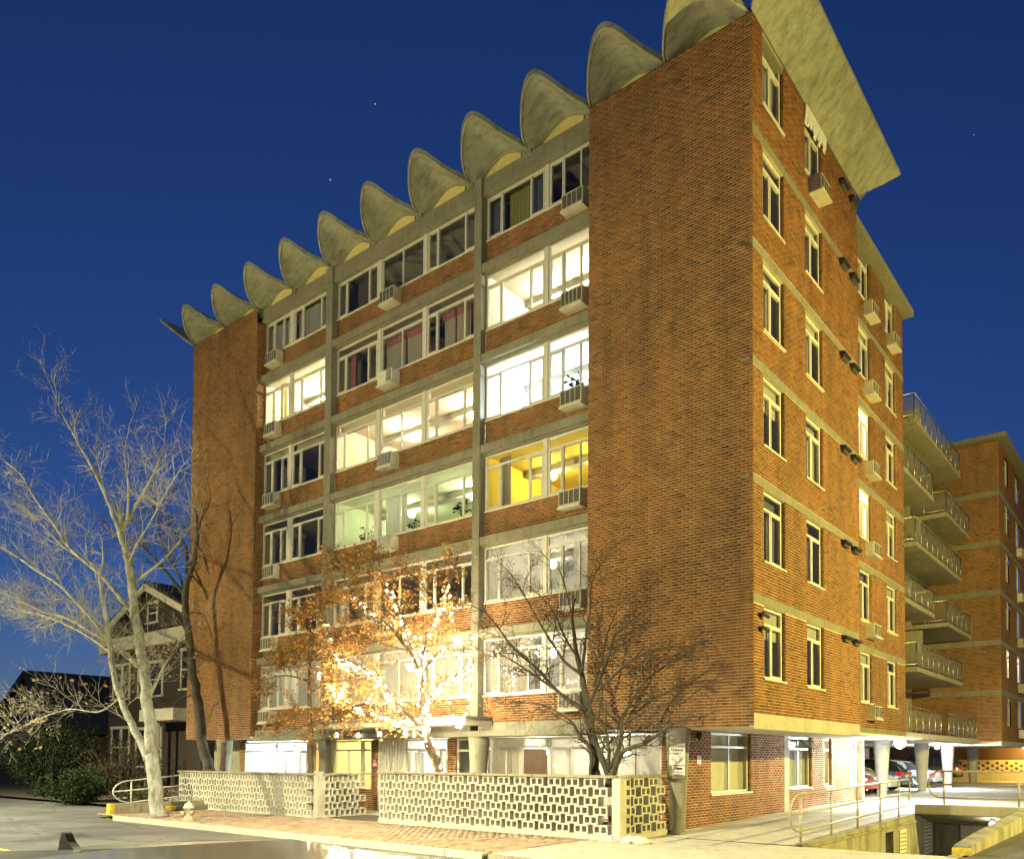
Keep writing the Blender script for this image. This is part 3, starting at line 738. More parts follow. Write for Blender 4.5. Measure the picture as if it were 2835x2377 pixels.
w = gwin(-22.15,-20.03,[-20.6],(), .3, 1.95); w = gwin(-19.97,-17.97,[-19.4,-18.5],(), .3, 1.95, (2,))
brick_wall('wall', FG, -22.5, -22.18, .0, ZS-.1, 0, parent=bld)
box('wall', m_conc_dirty, -24.6, -22.5, -.3, -.1, 0, ZS-.01, bld, FG)
# tapered pilotis
def pilotis(x, y, h, name='column', rt=.29, rb=.17, parent=bld, mat=None):
    pr = [(rb+.06,0),(rb+.06,.05),(rb+.01,.06)] + [(rb + (rt-rb)*(i/8)**1.2, .06+(h-.06)*i/8) for i in range(9)]
    return MB().lathe((x,y,0), pr, 20).build(name, mat or m_conc, parent, True)
for x, y in ((-1.98,.12),(-8.48,.14),(-15.55,.14),(-22.05,.14)): pilotis(x, y, ZS-.002 if x in (-1.98,-22.05) else ZS-.11)
# entrance canopy
can = box('canopy', m_conc_pale, -14.56, -7.95, -.85, .12, ZS+.20, ZS+.33, bld, WORLD, .01)
box('flashing', m_lead, -14.58, -7.93, -.87, .12, ZS+.332, ZS+.42, can, WORLD, .006)
flush_bricks(300)
# ================================================================== rear block and balcony wing
rear = empty('apartment_building', (0,28.5,0)); tag(rear, 'plain brown brick rear block with flat roof beyond the balconies', 'building')
YR = 28.5
FRF = Fr((0,YR,0), (1,0,0), (0,-1,0)); FRS = Fr((0,0,0), (0,1,0), (1,0,0))
rw = [(30.1,31.3),(33.4,34.6)]
def unp(o): return o
def child_of(parent): return parent
rear.location = (0,0,0)
for k in range(6):
    brick_wall('wall', FRF, -9, 0, zk(k) if k else ZB-.05, zk(k+1)-.28 if k < 5 else 18.3, 0, parent=rear, bond=k)
    brick_wall('wall', FRS, YR+.009, 37, zk(k) if k else ZB-.05, zk(k+1)-.28 if k < 5 else 18.3, 0, holes=[(a,b,zk(k)+.75,(zk(k+1)-.28)) for a,b in rw], parent=rear)
    if k:
        box('floor_band', m_conc, -9, .01, -.2, .01, zk(k)-.278, zk(k)-.002, rear, FRF); box('floor_band', m_conc, YR+.012, 37, -.2, .008, zk(k)-.278, zk(k)-.002, rear, FRS)
    for i, (a, e) in enumerate(rw):
        z0, z1 = zk(k)+.75, (zk(k+1)-.28 if k < 5 else 18.0)
        lit = k == 1
        room(rear, FRS, a, e, z0-.05, z1, -.12, 1.5, (.75,.72,.62) if lit else (.3,.28,.25), 60 if lit else None)  # wall colour carries the shade of rooms without a lamp
        w = window(rear, FRS, a+.01, e-.01, z0+.03, z1-.01, -.08, [(a+e)/2], z1-.4, .06, .06, m_whitepaint)
        if (k+i) % 2: curtain(w, FRS, a+.06, a+.6, z0+.1, z1-.1, -.2, PALE)
    if k < 5: ac_unit(rear, FRS, 33.7, 34.4, zk(k)+.2, zk(k)+.68, -.1, .28, 3)
if True:
    m = MB().box(-9.3, .45, YR-.45, 37.4, 18.32, 18.56).build('roof', m_conc, rear); bevel(m, .02)
    box('soffit', m_conc_pale, -9, -.01, YR+.01, 37, ZB-.30, ZB-.055, rear)
flush_bricks(0)
wing = empty('balcony_wing', (0,0,0)); tag(wing, 'recessed middle wing with stacked concrete balconies and mesh railings', 'building')
box('wall', m_mortar, -9, -4.5, D2+.05, YR-.05, ZB, 19.0, wing)
box('roof', m_conc_roof, -9.2, -3.4, D2+.0, 22.5, 19.02, 19.2, wing)
m_mesh = Nt('railing_mesh'); t_ = m_mesh
tr_ = t_.n('ShaderNodeBsdfTransparent'); df_ = t_.n('ShaderNodeBsdfDiffuse'); df_.inputs[0].default_value = (.22,.21,.18,1)
mx_ = t_.n('ShaderNodeMixShader'); mx_.inputs[0].default_value = .5; t_.l(tr_.outputs[0], mx_.inputs[1]); t_.l(df_.outputs[0], mx_.inputs[2]); t_.l(mx_.outputs[0], t_.out.inputs[0]); m_mesh = t_.m
def railing(parent, pts, h=1.02, step=.95):
    """posts, top rail and mesh panels along a polyline at floor level"""
    m = MB(); pan = MB()
    for a, b in zip(pts, pts[1:]):
        a, b = Vector(a), Vector(b); L = (b-a).length; n = max(1, round(L/step))
        m.tube([a+Vector((0,0,h)), b+Vector((0,0,h))], .025, 6); m.tube([a+Vector((0,0,.12)), b+Vector((0,0,.12))], .015, 6)
        for i in range(n+1):
            p = a + (b-a)*i/n; m.tube([p+Vector((0,0,-.15)), p+Vector((0,0,h))], .022, 6)
            if i < n:
                q = a + (b-a)*(i+1)/n; pan.quad(p+Vector((0,0,.13)), q+Vector((0,0,.13)), q+Vector((0,0,h-.12)), p+Vector((0,0,h-.12)))
    o = m.build('railing', m_steel, parent, True); pan.build('mesh_panel', m_mesh, o); return o
def balcony(y0, y1, z, fin=None):
    b = MB().box(-4.5, -1.28, y0, y1, z, z+.2).build('balcony', m_conc_dirty, wing); bevel(b, .015)
    railing(b, [(-4.4,y0+.05,z+.2),(-1.33,y0+.05,z+.2),(-1.33,y1-.05,z+.2),(-4.4,y1-.05,z+.2)])
    # glazed front behind the balcony
    w = MB()
    y = y0+.4
    while y < y1-.5:
        w.box(-4.5, -4.46, y, y+.06, z+.2, z+2.3); y += .95
    w.box(-4.5,-4.46,y0+.3,y1-.3,z+2.28,z+2.36)
    w.build('glazing_bar', m_alu, b); MB().quad((-4.485,y0+.3,z+.22),(-4.485,y1-.3,z+.22),(-4.485,y1-.3,z+2.28),(-4.485,y0+.3,z+2.28)).build('pane', glass_dark, b)
    if fin: box('divider', m_conc_dirty, -4.5, fin[1], fin[0]-.09, fin[0]+.09, z+.201, z+2.35, b)
t_ = Nt('dark_glazing'); t_.bsdf((.015,.016,.018), .3, 0, None, spec=.2); glass_dark = t_.m
for k in range(1, 6):
    z = zk(k)
    if k % 2: balcony(17.6, 25.8, z, (21.9,-2.2))
    else: balcony(13.7, 20.5, z); balcony(22.9, 27.8, z, (22.9+.1,-3.0))
ter = box('terrace', m_conc_pale, -9, -1.0, D2+.1, 27.9, ZB-.20, ZB+.04, wing, WORLD, .015)
railing(ter, [(-1.1,D2+.2,ZB+.04),(-1.1,20.6,ZB+.04)]); railing(ter, [(-1.1,22.0,ZB+.04),(-1.1,27.8,ZB+.04)])
for y in (17.5,23.7,28.8,35.0): pilotis(-2.75, y, ZB-.22, 'column', .36, .2, wing if y < 28 else rear, m_conc_pale)
box('wall', m_conc_dirty, -16, -15.8, 14, 45, .2, 2.6, wing)
MB().box(-20,-1.2,14,28,ZB-.24,ZB-.205).build('soffit', m_ceil, wing)

# ================================================================== pierced block walls
def block_mesh(name, w, h, d, holes):
    """concrete block with through holes: front and back faces framed round the holes"""
    m = MB(); hz0, hz1 = .035, h-.035
    xs = [0] + [x for a, b in holes for x in (a, b)] + [w]
    for y, fl in ((0,0),(d,1)):
        m.quad((0,y,0),(w,y,0),(w,y,hz0),(0,y,hz0)); m.quad((0,y,hz1),(w,y,hz1),(w,y,h),(0,y,h))
        for i in range(0, len(xs), 2): m.quad((xs[i],y,hz0),(xs[i+1],y,hz0),(xs[i+1],y,hz1),(xs[i],y,hz1))
    for a, b in holes:
        m.quad((a,0,hz0),(b,0,hz0),(b,d,hz0),(a,d,hz0)); m.quad((a,0,hz1),(b,0,hz1),(b,d,hz1),(a,d,hz1)); m.quad((a,0,hz0),(a,d,hz0),(a,d,hz1),(a,0,hz1)); m.quad((b,0,hz0),(b,d,hz0),(b,d,hz1),(b,0,hz1))
    m.quad((0,0,h),(w,0,h),(w,d,h),(0,d,h)); m.quad((0,0,0),(w,0,0),(w,d,0),(0,d,0)); m.quad((0,0,0),(0,d,0),(0,d,h),(0,0,h)); m.quad((w,0,0),(w,d,0),(w,d,h),(w,0,h))
    return m.mesh(name, m_block)
BW, BHH, BD = .39, .195, .195
blk = block_mesh('block', BW, BHH, BD, [(.045,.165),(.225,.345)]); half = block_mesh('block', .19, BHH, BD, [(.035,.155)])
def screen_wall(label, runs, base=.14, rows=6, mats=m_block):
    """runs: (x,y,angle,length,first) each a straight stretch of pierced wall"""
    w = empty('breeze_block_wall', runs[0][:2]+(0,)); tag(w, label, 'block wall', 'pierced block walls before the building')
    loc = Vector(w.location)
    for (x, y, ang, L) in runs:
        U = Vector((math.cos(ang), math.sin(ang), 0)); V = Vector((-math.sin(ang), math.cos(ang), 0)); P0 = Vector((x,y,0))-loc
        n = int(L/.5)
        pit = L/n
        f = Fr(P0, U, V)
        MB().box(-.02, L+.02, -.02, BD+.02, -.05, base, f).build('footing', m_block, w)
        cp = MB(); s = -.05
        while s < L: e = min(s+1.2, L+.05); cp.box(s, e-.008, -.05, BD+.05, base+rows*.2, base+rows*.2+.055, f); s = e
        bevel(cp.build('coping', m_conc_dirty, w), .006)
        for r in range(rows):
            z = base + r*.2 + .001
            s = 0.0 if r % 2 == 0 else pit*.5
            if r % 2:
                o = link(bpy.data.objects.new('block', half), w); o.location = f(.0, 0, z); o.rotation_euler = (0,0,ang)
            while s + BW <= L + .02:
                o = link(bpy.data.objects.new('block', blk), w); o.location = f(s + random.uniform(-.006,.006), random.uniform(-.006,.006), z); o.rotation_euler = (0,0,ang+random.uniform(-.012,.012)); s += pit
    return w
screen_wall('pierced concrete block wall on the brick pavement before the brown door', [(-10.1,-1.9,0,7.75), (-2.15,-1.7,math.pi/2,1.75)], .11)
screen_wall('pierced concrete block wall beside the hydrant, left of the entrance gap', [(-21.1,-1.9,0,8.0), (-12.9,-1.7,math.pi/2,1.55)], .02)
MB().box(-2.36,-2.15,-1.9,-1.7,.0,1.31).build('end_post', m_block, None)
ep = bpy.data.objects['end_post']; ep.parent = [o for o in COL.objects if o.name.startswith('breeze_block_wall')][0]; ep.location = -Vector(ep.parent.location)
MB().box(-13.1,-12.9,-1.9,-1.7,.0,1.33).build('end_post', m_conc_pale, None)
ep = [o for o in COL.objects if o.name.startswith('end_post') and o.parent is None][0]; ep.parent = [o for o in COL.objects if o.name.startswith('breeze_block_wall')][1]; ep.location = -Vector(ep.parent.location)
# yellow-lit far wall behind the parking deck
fw_ = empty('breeze_block_wall', (-6,43,.2)); tag(fw_, 'low pierced block wall at the far end of the parking deck', 'block wall')
m = MB(); L = 16
f = Fr((0,0,0), (1,0,0), (0,1,0)); m_yblock = plain('ochre_block', (.58,.50,.28), .9, 0, .15, 6, .2)
m.box(0, L, 0, .2, 0, .62, f).box(0, L, 0, .2, 1.34, 1.46, f)
m.build('footing', m_yblock, fw_)
bm_ = MB().box(.0,.38,0,.2,0,.178).mesh('block', m_yblock)
for r in range(4):
    s = (r % 2)*.3
    while s < L-.4:
        o = link(bpy.data.objects.new('block', bm_), fw_); o.location = (s, 0, .622+r*.18); s += .6 if r % 2 else .6
# ================================================================== garage ramp, rails, retaining walls
ramp = flat('garage_ramp', [(1.3,4.3,-.95,10.6,-.15,-2.2)], 0, m_conc_dirty)
rwall = empty('retaining_wall', (1.3,3,0)); tag(rwall, 'stained concrete retaining wall below the handrail, with louvred vents', 'retaining wall')
m = MB()
f = lambda y: .0 + .2*min(max((y+.35)/10.35,0),1)
for y0, y1 in ((-.5,2.0),(2.0,4.85),(5.5,7.6)): m.poly([(0,y0-3,-2.6),(0,y1-3,-2.6),(0,y1-3,f(y1)+.03),(0,y0-3,f(y0)+.03)])
m.poly([(0,1.85,-2.6),(0,2.5,-2.6),(0,2.5,-.95),(0,1.85,-.95)]); m.poly([(0,1.85,-.15),(0,2.5,-.15),(0,2.5,.13),(0,1.85,.13)])
m.poly([(-.25,1.85,-.95),(-.25,2.5,-.95),(-.25,2.5,-.15),(-.25,1.85,-.15)]); m.poly([(0,2.5,-.95),(-.25,2.5,-.95),(-.25,2.5,-.15),(0,2.5,-.15)]); m.poly([(0,1.85,-.95),(-.25,1.85,-.95),(-.25,1.85,-.15),(0,1.85,-.15)])
m.poly([(0,-3.5,-.02),(0,-3.5,-2.6),(-.3,-3.5,-2.6),(-.3,-3.5,-.02)])
m.poly([(-.22,-3.5,f(-.5)+.03),(0,-3.5,f(-.5)+.03),(0,4.6,f(7.6)+.03),(-.22,4.6,f(7.6)+.03)])
m.box(.0,.05,-3.45,4.55,-.05,.0)
m.poly([(0,4.6,-2.6),(0,8,-2.6),(0,8,.2),(0,4.6,.2)])
m.build('wall_face', m_conc_drip, rwall)
def louver(y0, y1, z0, z1, parent):
    o = MB().box(.004,.03,y0,y0+.05,z0,z1).box(.004,.03,y1-.05,y1,z0,z1).box(.004,.03,y0+.05,y1-.05,z1-.04,z1).build('louvre_frame', m_ac, parent)
    z = z0
    while z < z1-.08:
        MB().poly([(.006,y0+.05,z+.07),(.03,y0+.05,z),(.03,y1-.05,z),(.006,y1-.05,z+.07)]).build('slat', m_ac, o); z += .105
    MB().quad((.003,y0+.03,z0),(.003,y1-.03,z0),(.003,y1-.03,z1),(.003,y0+.03,z1)).build('louvre_back', m_dark, o)
louver(3.0, 3.6, -1.0, -.17, rwall); louver(5.45, 6.3, -1.05, -.17, rwall)
gar = empty('garage_entrance', (1.3,7.5,0)); tag(gar, 'low concrete garage opening under the parking deck with sloping soffit', 'garage')
m = MB()
m.box(0,3.0,0,.28,.18,.46); bevel(m.build('deck_kerb', m_conc_pale, gar), .02)
m = MB(); m.poly([(0,.0,.19),(3.0,.0,.19),(3.0,2.0,-.22),(0,2.0,-.22)]); m.poly([(0,2.0,-.22),(3.0,2.0,-.22),(3.0,3.2,-.22),(0,3.2,-.22)]); m.build('soffit', m_conc_drip, gar)
box('garage_door', m_whitepaint, .6, 3.0, 3.0, 3.08, -2.3, -.23, gar); box('pier', m_conc_dirty, 0, .55, 2.7, 3.1, -2.3, -.23, gar)
for i in range(4): box('door_panel', m_whitepaint, .68, 2.92, 2.97, 2.998, -2.2+i*.5, -1.76+i*.5, gar, WORLD, .01)
def lamp_thing(name, label, loc, parts, emitter, mat_e):
    e = empty(name, loc); tag(e, label, 'lamp')
    for nm, mb, mt in parts: mb.build(nm, mt, e, True)
    emitter.build('lens', mat_e, e, True); return e
lamp_thing('wall_lamp', 'glowing bulkhead lamp under the garage soffit', (3.25,7.95,-.04), [('bracket', MB().box(-.06,.06,-.02,.04,.06,.16), m_dark)],
    MB().lathe((0,0,0), [(.01,-.08),(.06,-.06),(.08,0),(.06,.05),(.02,.07)], 12), emit('garage_lamp_glow', (1,.93,.66), 130))
# right-hand ramp wall with yellow painted end
rw2 = empty('retaining_wall', (4.15,-.3,0)); tag(rw2, 'rough sloping concrete ramp wall with a yellow painted end', 'retaining wall')
m = MB(); n = 14; rt = []
for i in range(n+1):
    t = i/n; y = t*13.5; x = -.05 + .0*t; top = .20 + .30*min(1,t*1.6) + random.uniform(-.02,.02)
    rt.append((x, y, top))
for (x,y,z),(x2,y2,z2) in zip(rt, rt[1:]):
    m.poly([(x,y,-2.4),(x2,y2,-2.4),(x2,y2,z2),(x,y,z)]); m.poly([(x,y,z),(x2,y2,z2),(x2+.3,y2,z2-.02),(x+.3,y,z-.02)]); m.poly([(x+.3,y,-.2),(x2+.3,y2,-.2),(x2+.3,y2,z2-.02),(x+.3,y,z-.02)])
m.poly([(-.05,0,-2.4),(.25,0,-2.4),(.25,0,.19),(-.05,0,.2)])
m.build('wall_face', m_conc_drip, rw2)
bevel(MB().box(-.07,.27,-.03,.0,-.1,.15).build('yellow_end', m_yellow, rw2), .01, 2)
bevel(MB().box(-.12,.3,-.35,-.035,-.3,.02).build('footing', m_conc_dirty, rw2), .06, 3)
def handrail(name, label, loc, posts, rails, mat, r=.026):
    o = empty(name, loc); tag(o, label, 'handrail')
    for a, b in posts: MB().tube([a, b], r, 10).build('post', mat, o, True)
    for pts in rails: MB().tube(pts, r, 10).build('rail', mat, o, True)
    return o
hz = lambda y: f(y)+.03
def loop(y, z0, z1, sgn, x=0):
    c = (z0+z1)/2; rr = (z1-z0)/2
    return [(x, y + sgn*.55*rr*1.1*math.sin(a), c + rr*math.cos(a)) for a in [math.pi*i/10 for i in range(11)]]
ys = [-.3, 1.4, 3.1, 4.8, 6.4, 7.3]
top = [(0,y-0,hz(y)+.98) for y in (7.3,-.3)]; bot = [(0,y,hz(y)+.25) for y in (-.3,7.3)]
full = top + [(0,-.3-.42*math.sin(a)-.1, hz(-.3)+.615+.365*math.cos(a)) for a in [math.pi*i/10 for i in range(11)]] + bot
end = [(0,7.3+.16*math.sin(a), hz(7.3)+.615-.365*math.cos(a)) for a in [math.pi*i/8 for i in range(9)]]
handrail('handrail', 'tubular steel handrail along the ramp beside the ground-floor windows', (1.18,0,0), [((0,y,hz(y)-.25),(0,y,hz(y)+.98)) for y in ys[:5]], [full+end, [(0,-.74,hz(-.3)+.6),(0,7.44,hz(7.3)+.6)]], m_rust)
hx = lambda a: [(x, 0, z) for x, z in a]
handrail('handrail', 'tubular steel handrail above the garage opening', (1.6,7.72,.44), [((.45,0,-.05),(.45,0,.95)),((2.35,0,-.05),(2.35,0,.95)),((4.3,0,-.2),(4.3,0,.95))],
    [hx([(4.6,.95),(.35,.95)] + [(.35-.32*math.sin(a), .58+.37*math.cos(a)) for a in [math.pi*i/10 for i in range(11)]] + [(.35,.21),(4.6,.21)]), hx([(.03,.58),(4.6,.58)])], m_rust)
# left white handrail, low wall, hydrant
handrail('handrail', 'white looped handrail behind the pale forked tree', (-21.6,-3.0,0), [((0,-.2,0),(0,-.2,.95)),((0,1.4,0),(0,1.4,1.1)),((0,3.2,0),(0,3.2,1.2))],
    [[(0,3.3,1.2),(0,1.4,1.1),(0,-.2,.95)] + [(0,-.2-.55*math.sin(a),.58+.37*math.cos(a)) for a in [math.pi*i/10 for i in range(11)]] + [(0,-.2,.21),(0,1.4,.36),(0,3.3,.45)], [(0,-.74,.58),(0,1.4,.73),(0,3.3,.82)]], m_whitepaint, .022)
lw = empty('low_wall', (-19.5,-4.7,0)); tag(lw, 'low concrete wall with yellow end beside the drive, left of the pale forked tree', 'wall')
bevel(MB().box(-.12,.12,.16,3.0,-.2,.30).build('wall_body', m_conc_dirty, lw), .02); bevel(MB().box(-.125,.125,.0,.155,-.2,.30).build('yellow_end', m_yellow, lw), .03)
st = empty('parking_block', (-19.3,-3.2,0)); tag(st, 'short concrete kerb block with yellow tip near the pale forked tree', 'kerb block')
bevel(MB().box(-.12,.12,.35,1.7,0,.16).build('block_body', m_conc, st), .03); bevel(MB().box(-.12,.12,0,.345,0,.165).build('yellow_tip', m_yellow, st), .03)
hy = empty('fire_hydrant', (-14.9,-4.5,0)); tag(hy, 'stubby pale yellow fire hydrant on the pavement before the left block wall', 'hydrant')
m_hyd = plain('hydrant_paint', (.46,.38,.24), .55, 0, .3, 12, .2); m_hydc = plain('hydrant_cap_paint', (.50,.56,.42), .5, 0, .3, 12, .2)
MB().lathe((0,0,0), [(.16,0),(.16,.04),(.11,.05),(.105,.30),(.125,.31),(.125,.34)], 16).build('barrel', m_hyd, hy, True)
MB().lathe((0,0,.34), [(.145,0),(.145,.02),(.125,.025),(.115,.08),(.09,.125),(.04,.15),(.03,.155),(.03,.19),(.005,.195)], 16).build('bonnet', m_hydc, hy, True)
for nm, c, ax, s, r in (('nozzle',(.0,-.10,.20),'y',-1,.07),('nozzle',(-.10,0,.22),'x',-1,.055),('nozzle',(.10,0,.22),'x',1,.055)):
    MB().lathe(c, [(r*.8,0),(r*.8,s*.04),(r,s*.042),(r,s*.085),(r*.4,s*.09),(r*.4,s*.11),(.004,s*.112)], 12, ax).build(nm, m_hyd, hy, True)
rk = MB(); 
for i in range(3): rk.lathe((i*.16-.1, (i % 2)*.1, 0), [(.16,-.02),(.18,.03),(.15,.09),(.08,.13),(.01,.15-.02*i)], 7)
rk = rk.build('boulder', plain('pale_stone', (.62,.60,.55), .9, 0, .2, 5, .5)); rk.location = (-1.75,-2.0,0); tag(rk, 'pale lumpy stone at the foot of the right block wall end', 'stone')
